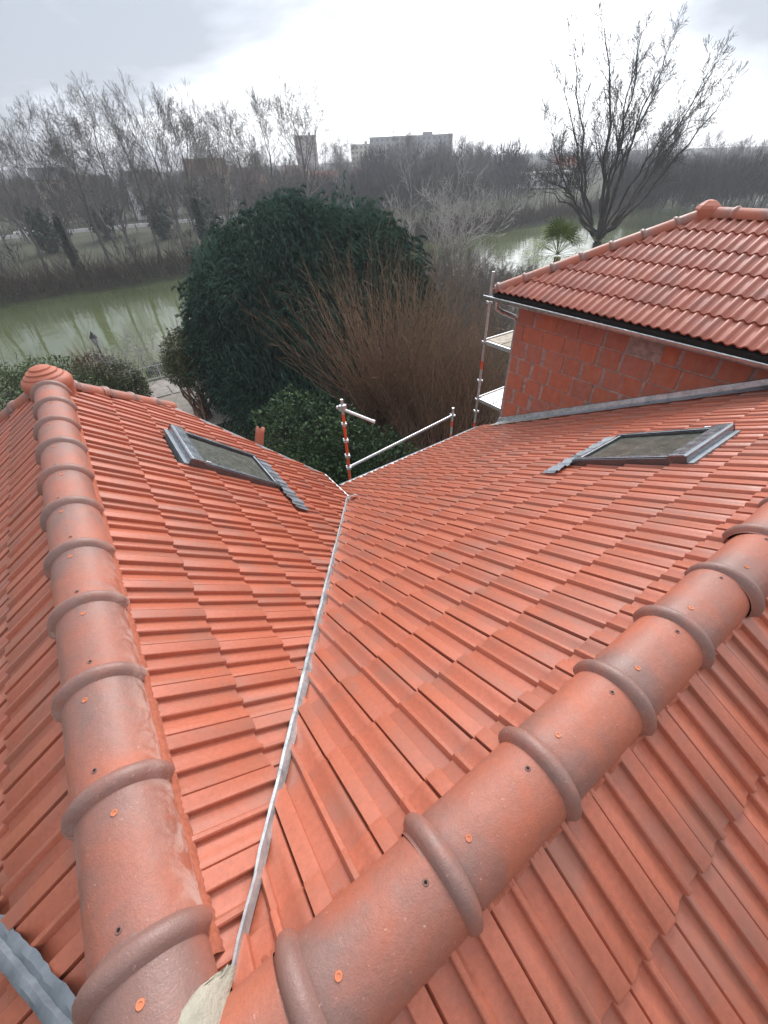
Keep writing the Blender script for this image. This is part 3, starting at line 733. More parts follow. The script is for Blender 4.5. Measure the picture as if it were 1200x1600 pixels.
meshobj('mortar_lip', np_mesh('mortar_lip', np.array(v), np.array(f), True), M['mortar'], ext)

# ------------------------------------------------------------------ scaffolding
def pole(parent, x, y, z0, z1, bands, couplers):
    mb = MB(); mb.tube([(x, y, z0), (x, y, z1)], .0242, 12); mb.build('pole', M['galv'], parent, smooth=True)
    for b0, b1 in bands: mb = MB(); mb.tube([(x, y, b0), (x, y, b1)], .0262, 12); mb.build('red_band', M['red_band'], parent, smooth=True)
    for c in couplers:
        mb = MB(); mb.lathe((x, y, c - .02), [(.028, 0), (.040, .004), (.044, .02), (.040, .036), (.028, .04)], 8)
        for k in range(4): mb.box((x + .045 * math.cos(k * 1.571 + .4), y + .045 * math.sin(k * 1.571 + .4), c), (.02, .02, .045))
        mb.build('coupler', M['galv'], parent)
sc = tag(empty('scaffold', (4.5, 5.2, GZ)), 'steel guard rail scaffold with red banded posts standing below the lower roof edge', 'scaffold')
pole(sc, 3.28, 5.2, GZ, -1.33, [(-1.72, -1.58), (-2.02, -1.80), (-2.32, -2.10), (-2.56, -2.40), (-2.9, -2.64)], [-1.76, -2.06, -2.36, -2.60])
pole(sc, 5.70, 5.2, GZ, -2.22, [(-2.62, -2.50), (-3.1, -2.8)], [-2.38, -2.95])
mb = MB(); mb.tube([(3.28, 5.2, -2.60), (5.70, 5.2, -2.38)], .0242, 12); mb.build('guard_rail', M['galv'], sc, smooth=True)
mb = MB(); mb.tube([(3.28, 5.2, -3.05), (5.70, 5.2, -2.95)], .0242, 12); mb.build('guard_rail', M['galv'], sc, smooth=True)
mb = MB(); mb.tube([(3.22, 5.28, -1.47), (3.54, 4.74, -1.60)], .0245, 12, cap=False); mb.tube([(3.54, 4.74, -1.60), (3.56, 4.71, -1.607)], .028, 12, cap=False); mb.build('bracket_tube', M['deck_alu'], sc, smooth=True)
mb = MB(); mb.box((3.28, 5.2, -1.47), (.11, .10, .09), Matrix.Rotation(.5, 3, 'Z')); mb.box((3.26, 5.13, -1.43), (.05, .05, .07)); mb.build('clamp', M['galv'], sc, bevel=.008)
mb = MB(); mb.box((4.5, 5.55, -4.65), (2.7, .6, .06)); mb.build('deck', M['deck_alu'], sc)
sc2 = tag(empty('scaffold', (6.9, 4.9, GZ)), 'scaffold tower with two work decks at the corner of the block extension', 'scaffold')
pole(sc2, 6.36, 5.2, GZ, .02, [(-1.62, -1.46), (-2.9, -2.75)], [-1.12, -2.24, -1.85, -.45, -2.5])
pole(sc2, 8.6, 5.2, GZ, .02, [(-1.62, -1.46)], [-1.12, -2.24])
for z, mt in ((-1.12, M['deck_ply']), (-2.24, M['deck_alu'])):
    for q in range(2):
        y0 = 4.52 + q * .34; mb = MB(); mb.box((7.5, y0 + .16, z + .02), (2.16, .32, .035)); mb.build('deck_board', mt, sc2, bevel=.004)
    for y0 in (4.505, 5.21): mb = MB(); mb.box((7.48, y0, z + .0), (2.26, .03, .11)); mb.build('deck_side', M['deck_alu'], sc2, bevel=.004)
    for x0 in (6.395, 8.55): mb = MB(); mb.box((x0, 4.86, z - .01), (.05, .70, .07)); mb.build('transom', M['galv'], sc2, bevel=.006)
    mb = MB(); mb.tube([(6.36, 5.2, z - .03), (8.6, 5.2, z - .03)], .024, 8); mb.build('ledger', M['galv'], sc2, smooth=True)
# broken terracotta hip piece sticking up behind the verge
tp = tag(empty('ridge_offcut', (1.80, 5.06, -1.9)), 'upright terracotta ridge offcut stuck with mortar behind the zinc verge', 'ridge tile')
mb = MB(); Mr = Matrix.Rotation(R_(24), 3, 'Y') @ Matrix.Rotation(R_(-14), 3, 'X')
v = []
for i in range(7):
    for k in range(7):
        a = R_(-70 + 140 * k / 6); v.append(Vector((1.85, 5.06, -1.40)) + Mr @ Vector((.07 * math.sin(a), -.07 * math.cos(a), -.42 + i * .09 + (.02 * math.sin(k * 2.1) if i == 6 else 0))))
mb.add(v, [(i * 7 + k, i * 7 + k + 1, (i + 1) * 7 + k + 1, (i + 1) * 7 + k) for i in range(6) for k in range(6)])
o = mb.build('cap', M['tile'], tp, smooth=True); sm = o.modifiers.new('s', 'SOLIDIFY'); sm.thickness = .016
mb = MB(); mb.lathe(Vector((1.76, 4.98, -1.80)), [(.12, -.1), (.11, 0), (.07, .08), (0, .1)], 10); mb.build('mortar_bed', M['mortar'], tp, smooth=True)

# ------------------------------------------------------------------ vegetation builders
FH = Vector((.5523, .8336, 0)); RH = Vector((.8336, -.5523, 0))
def V3(lat, dep, z): return Vector((CAM.x, CAM.y, 0)) + FH * dep + RH * lat + Vector((0, 0, z))
def segs_mesh(name, segs, sides=3):
    """tapered prisms from (p0, p1, r0, r1) rows"""
    a = np.array([[*s[0], *s[1], s[2], s[3]] for s in segs], dtype=np.float64)
    p0, p1, r0, r1 = a[:, :3], a[:, 3:6], a[:, 6], a[:, 7]
    d = p1 - p0; d /= np.maximum(np.linalg.norm(d, axis=1, keepdims=True), 1e-9)
    ref = np.where(np.abs(d[:, 2:3]) > .9, np.array([[1., 0, 0]]), np.array([[0, 0, 1.]]))
    u = np.cross(d, ref); u /= np.linalg.norm(u, axis=1, keepdims=True); w = np.cross(d, u)
    n = len(a); V = np.empty((n, 2 * sides, 3))
    for k in range(sides):
        c, s = math.cos(2 * math.pi * k / sides), math.sin(2 * math.pi * k / sides)
        o = u * c + w * s
        V[:, k] = p0 + o * r0[:, None]; V[:, sides + k] = p1 + o * r1[:, None]
    base = (np.arange(n) * 2 * sides)[:, None]
    F = np.concatenate([base + np.array([[k, (k + 1) % sides, sides + (k + 1) % sides, sides + k]]) for k in range(sides)], axis=0)
    return np_mesh(name, V.reshape(-1, 3), F, True)
def rot_about(d, ang, rg):
    q = d.orthogonal().normalized(); q = (q * math.cos(ph := rg.uniform(0, 6.283)) + d.cross(q) * math.sin(ph))
    return (d * math.cos(ang) + q * math.sin(ang)).normalized()
class Tree:
    def __init__(s, seed, lev=4, wob=.10, trop=.10, ang=(28, 50), ratio=(.45, .7), kids=(7, 5, 5, 4), rmin=.012, start=.3, rfac=.55):
        s.rg = random.Random(seed); s.lev = lev; s.wob = wob; s.trop = trop; s.ang = ang; s.ratio = ratio; s.kids = kids; s.rmin = rmin; s.start = start; s.rfac = rfac
        s.trunk = []; s.limbs = []
    def branch(s, p, d, L, r, lev):
        rg = s.rg; n = max(2, int(7 - lev * 1.2)); kids = s.kids[min(lev, len(s.kids) - 1)] if lev < s.lev else 0
        out = s.trunk if lev == 0 else s.limbs
        pts = []; q = Vector(p); d = Vector(d)
        for i in range(n):
            w = s.wob * (1 + .35 * lev)
            d = (d + Vector((rg.gauss(0, w), rg.gauss(0, w), rg.gauss(0, w) + s.trop * (0.4 if lev == 0 else 1)))).normalized()
            q2 = q + d * (L / n); ra = max(s.rmin, r * (1 - .72 * i / n)); rb = max(s.rmin * .7, r * (1 - .72 * (i + 1) / n))
            out.append((q.copy(), q2.copy(), ra, rb)); pts.append((q2.copy(), d.copy(), rb, (i + 1) / n)); q = q2
        if lev < s.lev:
            st = s.start if lev == 0 else .2
            for k in range(kids):
                t = st + (1 - st) * (k + rg.random()) / kids
                i = min(n - 1, int(t * n)); P, D, rb, f = pts[i]
                a = R_(rg.uniform(*s.ang))
                s.branch(P, rot_about(D, a, rg), L * rg.uniform(*s.ratio) * (1.15 - .55 * t), max(s.rmin, rb * s.rfac), lev + 1)
            P, D, rb, f = pts[-1]
            s.branch(P, rot_about(D, R_(12), rg), L * .42, rb * .85, lev + 1)
    def meshes(s, tn='trunk', ln='crown'):
        return segs_mesh(tn, s.trunk, 7), segs_mesh(ln, s.limbs, 3)
def plant(name, meshes, mats, names, loc, rz=0, sc=1.0, label=None, cat='tree', group=None):
    e = tag(empty(name, loc, rz), label, cat, group); e.scale = (sc, sc, sc) if not isinstance(sc, tuple) else sc
    for me, mt, nm in zip(meshes, mats, names):
        if not me.materials: me.materials.append(mt)
        meshobj(nm, me, None, e, local=True)
    return e
def sprays(P, D, L, W, droop=.25, seg=5, rs=None):
    """feathery sprays: thin leaflets joined along an axis"""
    rs = rs or NR; n = len(P); D = D / np.linalg.norm(D, axis=1, keepdims=True)
    side = np.cross(D, np.array([[0, 0, 1.]]) + rs.normal(0, .35, (n, 3))); side /= np.maximum(np.linalg.norm(side, axis=1, keepdims=True), 1e-6)
    vs = []; 
    for i in range(seg + 1):
        t = i / seg; vs.append(P + D * (L * t)[:, None] - np.array([[0, 0, 1.]]) * (droop * L * t * t)[:, None])
    ax = np.stack(vs, 1)
    tips = []
    for i in range(seg):
        t = (i + .5) / seg; w = W * (1 - .6 * t)
        for sg in (1, -1):
            tips.append(ax[:, i] + (D * (L / seg * 1.5)[:, None]) + side * (w * sg * rs.uniform(.7, 1.2, n))[:, None] + rs.normal(0, .012, (n, 3)))
    tips = np.stack(tips, 1); A = np.concatenate([ax, tips], 1); m = A.shape[1]
    base = (np.arange(n) * m)[:, None]; F = []
    for i in range(seg):
        F.append(base + np.array([[i, i + 1, seg + 1 + 2 * i]])); F.append(base + np.array([[i + 1, i, seg + 2 + 2 * i]]))
    return A.reshape(-1, 3), np.concatenate(F, 0)
def lobe_points(lobes, n, rs, shell=.35):
    """points near the surface of a union of ellipsoids; returns points and outward directions"""
    vol = np.array([l[3] * l[4] + l[4] * l[5] + l[3] * l[5] for l in lobes]); cnt = (vol / vol.sum() * n).astype(int); P = []; D = []
    for l, c in zip(lobes, cnt):
        u = rs.normal(size=(c, 3)); u /= np.linalg.norm(u, axis=1, keepdims=True)
        rr = 1 - shell * rs.random(c) ** 1.6 + rs.normal(0, .04, c)
        bump_ = 1 + .10 * np.sin(u[:, 0] * 7 + l[0]) * np.sin(u[:, 1] * 6 + l[1]) + .08 * np.sin(u[:, 2] * 9 + u[:, 0] * 5)
        ctr = np.array(V3(l[0], l[1], l[2])) if len(l) == 6 else np.array(l[:3])
        p = u * (rr * bump_)[:, None] * np.array([[l[3], l[4], l[5]]])
        if len(l) == 6: q = p[:, :1] * np.array([RH]) + p[:, 1:2] * np.array([FH]) + p[:, 2:3] * np.array([[0, 0, 1.]]); un = u[:, :1] * np.array([RH]) + u[:, 1:2] * np.array([FH]) + u[:, 2:3] * np.array([[0, 0, 1.]])
        else: q = p; un = u
        P.append(ctr + q); D.append(un)
    return np.concatenate(P), np.concatenate(D)
def leaf_cloud(P, D, size, rs, asp=.5):
    n = len(P); d = D + rs.normal(0, .8, (n, 3)); d /= np.linalg.norm(d, axis=1, keepdims=True)
    s = np.cross(d, rs.normal(size=(n, 3))); s /= np.linalg.norm(s, axis=1, keepdims=True)
    L = size * rs.uniform(.6, 1.3, n); a = P; b = P + d * (L * .5)[:, None] + s * (L * asp * .5)[:, None]; c = P + d * L[:, None]; e = P + d * (L * .5)[:, None] - s * (L * asp * .5)[:, None]
    V = np.stack([a, b, c, e], 1).reshape(-1, 3); F = (np.arange(n) * 4)[:, None] + np.array([[0, 1, 2, 3]])
    return V, F
def bush(name, label, cat, lobes, n, size, mat, seed, group=None, stems=10, stem_mat=None, asp=.5, twigs=0):
    rs = np.random.RandomState(seed); l0 = lobes[0]; c0 = V3(l0[0], l0[1], 0)
    zg = gh(c0.x, c0.y); e = tag(empty(name, (c0.x, c0.y, zg)), label, cat, group)
    P, D = lobe_points(lobes, n, rs); k = P[:, 2] > zg + .05; P, D = P[k], D[k]
    V, F = leaf_cloud(P, D, size, rs, asp); meshobj('foliage', np_mesh('foliage', V, F), mat, e)
    sg = []
    for i in range(stems):
        l = lobes[i % len(lobes)]; c = V3(l[0], l[1], l[2]); t = c + Vector(rs.normal(0, .45, 3)) * min(l[3], l[5]); b = Vector((c0.x + rs.normal(0, .25), c0.y + rs.normal(0, .25), zg - .1)); m_ = (b + t) / 2 + Vector(rs.normal(0, .2, 3))
        sg += [(b, m_, .05, .035), (m_, t, .035, .012)]
    for i in range(twigs):
        j = rs.randint(len(P)); p = Vector(P[j]); d = Vector(D[j]) * .8 + Vector((0, 0, .7)); sg.append((p, p + d * rs.uniform(.3, .9), .010, .004))
    tag(meshobj('stems', segs_mesh('stems', sg, 4), stem_mat or M['bark_dark'], e), kind='stuff')
    return e

# ------------------------------------------------------------------ garden and near bank
rs = np.random.RandomState(5)
ev = tag(empty('conifer', V3(-3.8, 24, GZ)), 'huge dark green conifer with feathery sprays beside the river path', 'tree')
lob = [(-3.8, 24, -5.0, 5.6, 4.5, 4.9), (-6.9, 23.6, -5.6, 2.9, 3.0, 4.3), (-.9, 24, -4.4, 3.0, 3.2, 4.3), (-4.4, 21.8, -7, 4.4, 3, 3.4), (-5.8, 25, -2.9, 2.6, 3, 2.5), (-2.6, 25, -2.5, 3, 3, 2.4), (-7.2, 24, -8, 2.4, 2.6, 2.2), (-5, 22.6, -4, 2.2, 2.2, 2.4), (-1.8, 22.8, -4.6, 2.2, 2.0, 2.6), (-7.6, 24.2, -3.0, 1.5, 1.6, 2.0), (-.3, 24.6, -1.9, 1.3, 1.4, 1.7), (-4.2, 24.5, -1.2, 1.4, 1.5, 1.5), (-9.0, 23.8, -5.6, 1.2, 1.4, 2.2), (1.6, 23.6, -5, 1.2, 1.3, 2.4)]
P, D = lobe_points(lob, 42000, rs, .30)
keep = P[:, 2] > GZ; P, D = P[keep], D[keep]
fld = np.stack([np.sin(P[:, 1] * .9 + P[:, 2] * .7), np.sin(P[:, 2] * 1.1 + P[:, 0] * .6), .5 * np.sin(P[:, 0] * .8 + P[:, 1] * .5)], 1) * .35
Dd = D + np.array([[.45, -.15, .45]]) + fld + rs.normal(0, .16, P.shape)
Vv, Ff = sprays(P, Dd, rs.uniform(.45, 1.15, len(P)), rs.uniform(.022, .055, len(P)), .70, 9, rs)
meshobj('crown', np_mesh('crown', Vv, Ff), M['evergreen'], ev)
tr = Tree(3, lev=2, kids=(26, 5), start=.12, ang=(55, 85), ratio=(.35, .55), trop=.05, rmin=.03)
tr.branch(V3(-3.8, 24, GZ - .1), (0, 0, 1), 5.4, .42, 0)
t_, c_ = tr.meshes(); meshobj('trunk', t_, M['bark_dark'], ev); tag(meshobj('limbs', c_, M['bark_dark'], ev), kind='stuff')

bush('thuja_bush', 'rounded olive green bush with thick brown trunk at the left foot of the huge conifer', 'bush', [(-10.1, 21.8, -5.9, .95, 1.0, 1.25), (-9.7, 21.9, -6.8, .8, .9, 1.1), (-10.5, 21.7, -6.5, .75, .8, .9)], 9000, .12, M['thuja'], 21, stem_mat=M['stem_brown'], stems=26, twigs=60)
bush('laurel_shrub', 'dark glossy laurel growing beside the terracotta ridge offcut', 'shrub', [(-2.5, 11.6, -5.2, 1.5, 1.3, 1.5), (-1.4, 11.9, -6.0, 1.3, 1.2, 1.5), (-2.2, 11.2, -7.0, 1.8, 1.5, 1.8)], 13000, .14, M['laurel'], 22, stems=14)
bush('laurel_shrub', 'low dark laurel in the shade behind the scaffold post', 'shrub', [(-.2, 11.6, -6.6, 1.5, 1.2, 1.4), (1.2, 11.0, -7.4, 1.6, 1.3, 1.4)], 9000, .14, M['laurel'], 23, stems=12)
bush('hedge_shrub', 'broad green hedge shrub at the left end by the river path', 'shrub', [(-17.4, 21.6, -7.4, 2.4, 2.0, 1.7), (-19.8, 20.5, -7.2, 2.4, 1.8, 1.8), (-15.6, 21.2, -7.9, 1.6, 1.4, 1.3)], 16000, .15, M['hedge'], 24, stems=20, twigs=200)
bush('hedge_shrub', 'rounded dull green shrub beneath the lamp post', 'shrub', [(-14.6, 22.6, -7.5, 1.15, 1.1, 1.3), (-14.0, 22.6, -8.0, .8, .9, 1.0)], 8000, .13, M['thuja'], 25, stems=14, twigs=120)
bush('red_shrub', 'thin reddish brown shrub rising out of the hedge', 'shrub', [(-15.7, 22.8, -7.0, 1.1, 1.0, 1.15)], 2600, .12, M['red_shrub'], 26, stems=60, stem_mat=M['stem_brown'], twigs=200)
bush('bank_shrub', 'small dark green clump behind the white railing', 'shrub', [(-16.0, 30.0, -10.0, 1.1, .8, .9)], 3000, .14, M['laurel'], 27, stems=12, twigs=60)
bush('bank_shrub', 'pale spiky shrub standing at the water edge', 'shrub', [(-15.2, 31.5, -9.7, 1.0, .8, 1.0)], 500, .14, M['hedge'], 28, stems=40, stem_mat=M['bark_twig'], twigs=300)

# coppiced shrubs: hundreds of upright bare stems
def coppice(name, label, base, head_z, n, L, spread, mat, seed, lean=(0, 0, 0), twig=1, group=None, foot=.32):
    rg = random.Random(seed); e = tag(empty(name, (base[0], base[1], GZ)), label, 'shrub', group); sg = []; tr_ = []
    hd = Vector((base[0], base[1], head_z)); tr_.append((Vector((base[0], base[1], GZ - .1)), hd, .22, .17))
    for k in range(6):
        q = hd + Vector((rg.gauss(0, .28), rg.gauss(0, .28), rg.uniform(-.3, .15))); tr_.append((hd - Vector((0, 0, .5)), q, .12, .09))
    for i in range(n):
        a = rg.uniform(0, 6.283); el = spread * math.sqrt(rg.random())
        d = Vector((math.cos(a) * math.sin(el), math.sin(a) * math.sin(el), math.cos(el))) + Vector(lean) * .3; d.normalize()
        p = hd + Vector((rg.gauss(0, foot), rg.gauss(0, foot), rg.uniform(-.6, .2))); ln = L * rg.uniform(.45, 1.12); r = rg.uniform(.009, .021); m_ = 6
        for j in range(m_):
            d = (d + Vector((rg.gauss(0, .085), rg.gauss(0, .085), .06 + rg.gauss(0, .04)))).normalized()
            q = p + d * (ln / m_); sg.append((p.copy(), q.copy(), r * (1 - .13 * j), r * (1 - .13 * (j + 1))))
            if j > 0:
                for _ in range(twig):
                    if rg.random() < .5:
                        dd = rot_about(d, R_(rg.uniform(15, 45)), rg); tl = rg.uniform(.2, .7); sg.append((q.copy(), q + dd * tl, r * .5, r * .25))
            p = q
    meshobj('trunk', segs_mesh('trunk', tr_, 7), M['bark_dark'], e, ); meshobj('stems', segs_mesh('stems', sg, 3), mat, e)
    return e
coppice('coppiced_shrub', 'pollard with long tan stems fanning out in front of the huge conifer', (8.6, 12.3), -5.9, 230, 5.4, R_(52), M['stem_brown'], 31, lean=(-.2, 0, 0))
for (x, y, z, n, L, lab, sd_) in [(10.0, 12.9, -6.4, 340, 5.8, 'tallest thicket of brown upright stems behind the pollard', 32), (10.6, 10.6, -7.2, 330, 4.6, 'dense brown stem thicket behind the guard rail', 33), (12.4, 11.0, -6.6, 300, 4.4, 'brown stem thicket next to the scaffold tower', 34), (9.2, 9.8, -8.0, 240, 3.6, 'low tangled stem thicket right below the guard rail', 35), (12.6, 13.6, -6.6, 260, 4.6, 'thicket of brown stems at the right foot of the huge conifer', 36)]:
    coppice('coppiced_shrub', lab, (x, y), z, n, L, R_(42), M['stem_brown'] if sd_ % 2 else M['stem_tan'], sd_, twig=1, foot=.75)
# grey twiggy bushes further along the near bank
def twig_bush(label, x, y, top, seed, n=5, mat=None, spread=(20, 55), H=None, group=None, name='bare_shrub', lean=None, r=.05, rmin=.008):
    zg = gh(x, y); t = Tree(seed, lev=3, kids=(6, 5, 5), wob=.13, trop=.06, ang=spread, rmin=rmin, start=.15, ratio=(.45, .75)); rg = random.Random(seed)
    for k in range(n):
        a = rg.uniform(0, 6.28); d = Vector((math.cos(a) * .45, math.sin(a) * .45, 1)) + Vector(lean or (0, 0, 0)); t.branch((rg.gauss(0, .4), rg.gauss(0, .4), -.1), d.normalized(), (top - zg) * rg.uniform(.5, .72), r, 0)
    return plant(name, t.meshes('trunk', 'twigs'), (mat or M['bark_twig'],) * 2, ('trunk', 'twigs'), (x, y, zg), label=label, cat='shrub', group=group)
for i, (x, y, tp_) in enumerate([(18.5, 16.8, -4.6), (21.5, 21.0, -3.2), (16.2, 14.6, -4.8), (24.5, 22.5, -3.6), (20.5, 17.6, -4.4), (27.5, 25.0, -3.8), (30, 24, -4.4), (15.0, 12.6, -4.6), (24, 26.5, -3.4), (17.2, 17.5, -4.0), (24.4, 26.8, -3.2), (23.5, 23.6, -3.8), (26, 23.2, -4.4), (22.8, 20.0, -4.6), (20.8, 21.9, -3.8), (28, 30, -3.0), (30.5, 28.5, -3.6), (22, 18.2, -5.4), (33, 33, -3.4), (27, 31.5, -2.8), (36, 31, -6.2), (40, 33, -6.8), (44, 34, -7.2)]):
    twig_bush('leafless grey shrub in the thicket between the conifer and the scaffold tower', x, y, tp_, 40 + i, group='grey shrubs on the near bank', n=6)
twig_bush('bare grey bush standing behind the hedge by the water', -6.2, 29.5, -6.6, 60, n=4)
b_ = twig_bush('pale leafless tree with long arching branches left of the huge conifer', 6.0, 26.2, -1.6, 61, n=2, mat=M['bark_pale'], name='bare_tree', lean=(-.45, .1, 0), r=.06, spread=(20, 60)); b_['category'] = 'tree'
b_ = twig_bush('silver barked leafless tree fanning out on the bank behind the conifer', 26.2, 28.6, 2.6, 62, n=4, mat=M['bark_pale'], name='silver_tree', lean=(.1, 0, 0), r=.10, spread=(15, 42), rmin=.015); b_['category'] = 'tree'

# palm
def palm(loc, top, seed):
    rg = random.Random(seed); e = tag(empty('fan_palm', loc), 'fan palm with yellow green leaves standing behind the extension roof', 'palm tree')
    mb = MB(); pts = [(loc[0] + .05 * math.sin(i), loc[1], loc[2] - .1 + (top - loc[2]) * i / 8) for i in range(9)]; mb.tube(pts, [.17, .16, .16, .15, .15, .16, .17, .19, .15], 10); mb.build('trunk', M['stem_brown'], e, smooth=True)
    C0 = Vector((loc[0], loc[1], top))
    for k in range(34):
        a = rg.uniform(0, 6.283); el = rg.uniform(-.35, 1.3); d = Vector((math.cos(a) * math.cos(el), math.sin(a) * math.cos(el), math.sin(el)))
        st = rg.uniform(.7, 1.1); hub = C0 + d * st; s_ = d.cross(Vector((0, 0, 1))).normalized(); up = s_.cross(d); v = []; f = []
        for j in range(17):
            th = R_(-105 + 210 * j / 16); ln = rg.uniform(.75, 1.0) * (1 - .15 * abs(th) / 1.8)
            q = d * math.cos(th) + s_ * math.sin(th); w = up.cross(q).normalized() * .02
            tip = hub + q * ln - Vector((0, 0, .16 * ln)) + up * .03 * math.sin(j); mid = hub + q * (ln * .55) + up * .02
            b0 = len(v); v += [hub, mid + w, tip, mid - w]; f.append((b0, b0 + 1, b0 + 2, b0 + 3))
        mb = MB(); mb.add(v, f); mb.tube([C0, C0 + d * st * .5 + up * .02, hub], .010, 4); mb.build('leaf', M['palm'], e)
palm((20.2, 13.8, GZ), -2.1, 5)

# lamp post, railing
lp = tag(empty('street_lamp', (.61, 29.5, GZ)), 'black lantern lamp post beside the river path', 'lamp post'); L0 = Vector((.61, 29.5, 0))
M['iron'] = simple('black_iron', (.012, .013, .014), .45, spec=.5); M['lamp_glass'] = simple('lamp_glass', (.62, .64, .66), .2, var=.1)
mb = MB(); mb.lathe((.61, 29.5, GZ), [(.16, 0), (.16, .12), (.10, .2), (.075, .9), (.055, 1.0), (.045, 2.2), (.04, 3.3), (.06, 3.34), (.04, 3.4), (.03, 3.5), (0, 3.5)], 10); mb.build('post', M['iron'], lp, smooth=True)
mb = MB(); mb.lathe((.61, 29.5, -6.02), [(.06, 0), (.10, .04), (.17, .42), (.165, .43), (0, .43)], 6); ln_ = mb.build('lantern', M['lamp_glass'], lp)
mb = MB()
for k in range(6):
    a = k * math.pi / 3; mb.tube([L0 + Vector((.10 * math.cos(a), .10 * math.sin(a), -5.98)), L0 + Vector((.175 * math.cos(a), .175 * math.sin(a), -5.58))], .012, 5)
mb.build('lantern_frame', M['iron'], ln_)
mb = MB(); mb.lathe((.61, 29.5, -5.59), [(.21, 0), (.20, .03), (.13, .15), (.09, .20), (.06, .28), (.03, .30), (.035, .34), (0, .37)], 6); mb.build('lantern_hood', M['iron'], ln_)
rl = tag(empty('railing', (3, 31.7, GZ)), 'thin white metal railing at the edge of the river path', 'railing'); M['white_metal'] = simple('white_paint', (.62, .64, .64), .5, var=.1)
for z in (-8.48, -9.32): mb = MB(); mb.tube([(-4, 31.7, z), (9, 31.7, z)], .022, 6); mb.build('rail', M['white_metal'], rl)
me_b = MB().tube([(0, 0, 0), (0, 0, .84)], .009, 4).mesh('baluster'); me_b.materials.append(M['white_metal'])
for i in range(90): o = meshobj('baluster', me_b, None, rl); o.location = (-3.95 + i * .145, 31.7, -9.32)
me_p = MB().tube([(0, 0, 0), (0, 0, 1.06)], .025, 6).mesh('post'); me_p.materials.append(M['white_metal'])
for i in range(8): o = meshobj('post', me_p, None, rl); o.location = (-4 + i * 1.857, 31.7, -9.5)

# ------------------------------------------------------------------ the large leafless tree beyond the extension
bt_ = Tree(77, lev=4, kids=(5, 6, 6, 5), wob=.09, trop=.10, ang=(22, 48), ratio=(.42, .70), rmin=.015)
F0 = Vector((55.1, 33.2, -6.6)); B0 = Vector((55.3, 33.0, -10.6))
bt_.trunk += [(B0, (B0 + F0) / 2 + Vector((.1, 0, 0)), .62, .52), ((B0 + F0) / 2 + Vector((.1, 0, 0)), F0, .52, .50)]
rg = random.Random(9)
for lat, z, dp, r in [(-8.0, 7.6, -2, .20), (-6.2, 9.6, 2, .22), (-4.4, 10.9, 0, .26), (-2.2, 9.4, -3, .20), (-.1, 9.0, 2, .24), (1.4, 8.6, -1, .22), (3.2, 7.8, 2, .24), (5.4, 5.4, -3, .20), (7.0, 6.2, 1, .24), (8.8, 5.6, -1, .24), (-8.0, 4.0, 2, .17), (-7.8, 1.6, -3, .16), (-7.9, -.4, 2, .15), (-8.2, -1.6, -1, .17), (7.6, 3.4, 3, .17), (.2, 5.6, 6, .18), (3.0, 6.0, -6, .18)]:
    E_ = Vector((F0.x, F0.y, 0)) + RH * lat + FH * dp + Vector((0, 0, z)); low = z < 0
    Cc = F0 + RH * (lat * (.55 if abs(lat) > 5 else .3)) + FH * dp * .4 + Vector((0, 0, (z + 6.6) * (.38 if abs(lat) > 5 else .5)))
    if low: Cc = F0 + RH * lat * .5 + Vector((0, 0, (z + 6.6) * .8 + .8))
    n = 12; prev = F0; pr = r
    for i in range(1, n + 1):
        t = i / n; q = F0 * (1 - t) ** 2 + Cc * 2 * t * (1 - t) + E_ * t * t + Vector((rg.gauss(0, .16), rg.gauss(0, .16), rg.gauss(0, .12))); rr = max(.03, r * (1 - .85 * t))
        bt_.limbs.append((prev, q, pr, rr)); d = (q - prev).normalized()
        if t > (.30 if lat < 0 else .42):
            for _ in range(1 if z < 3 else 2):
                if rg.random() < .9: bt_.branch(q, rot_about(d, R_(rg.uniform(15, 38)), rg), rg.uniform(2.2, 4.4) * (1.25 - .78 * t), rr * .5, 2)
        prev, pr = q, rr
bt_.branch(prev, (0, 0, 1), 2, .04, 2)
big = tag(empty('bare_tree', B0), 'great spreading leafless tree rising behind the hip of the extension roof', 'tree')
t_, c_ = bt_.meshes(); meshobj('trunk', t_, M['bark_dark'], big); meshobj('crown', c_, M['bark_dark'], big)

# ------------------------------------------------------------------ far bank: leafless trees
variants = []
for sdv, kw in [(101, {}), (102, dict(ang=(22, 44))), (103, dict(ang=(26, 52), kids=(13, 6, 6, 4))), (104, dict(ang=(24, 46), wob=.09)), (105, dict(ang=(20, 40), trop=.06))]:
    a = dict(lev=4, kids=(11, 6, 6, 4), wob=.06, trop=.06, ang=(22, 44), ratio=(.46, .70), rmin=.012, start=.34, rfac=.46); a.update(kw)
    t = Tree(sdv, **a); t.branch((0, 0, -.4), (0, 0, 1), 12.5, .33, 0); variants.append(t.meshes())
ivy_v = []
for k in range(2):
    r2 = np.random.RandomState(300 + k); n = 1500; h = r2.random(n) ** .8 * 8; a = r2.uniform(0, 6.283, n); w = (.75 - .07 * h) * (r2.random(n) ** .5) * (1 + .3 * np.sin(h * 2))
    P = np.stack([w * np.cos(a), w * np.sin(a), h], 1); V_, F_ = leaf_cloud(P, np.stack([np.cos(a), np.sin(a), 0 * a], 1), .42, r2, .7); m_ = np_mesh('ivy', V_, F_); m_.materials.append(M['ivy']); ivy_v.append(m_)
rt = random.Random(4)
spots = [(-26, 82), (-21, 85), (-15.5, 81), (-10, 84), (-5.5, 82), (-1, 86), (3, 81), (7.5, 84), (11, 81), (15, 85), (18.5, 82), (22.5, 84), (26.5, 82), (31, 86), (36, 84)]
hts = [1.05 * q for q in [1.0, .96, 1.02, .9, .95, .86, .9, .98, 1.0, .92, 1.03, 1.0, 1.02, .95, 1.04, .98, 1.03, 1.0, .95]]
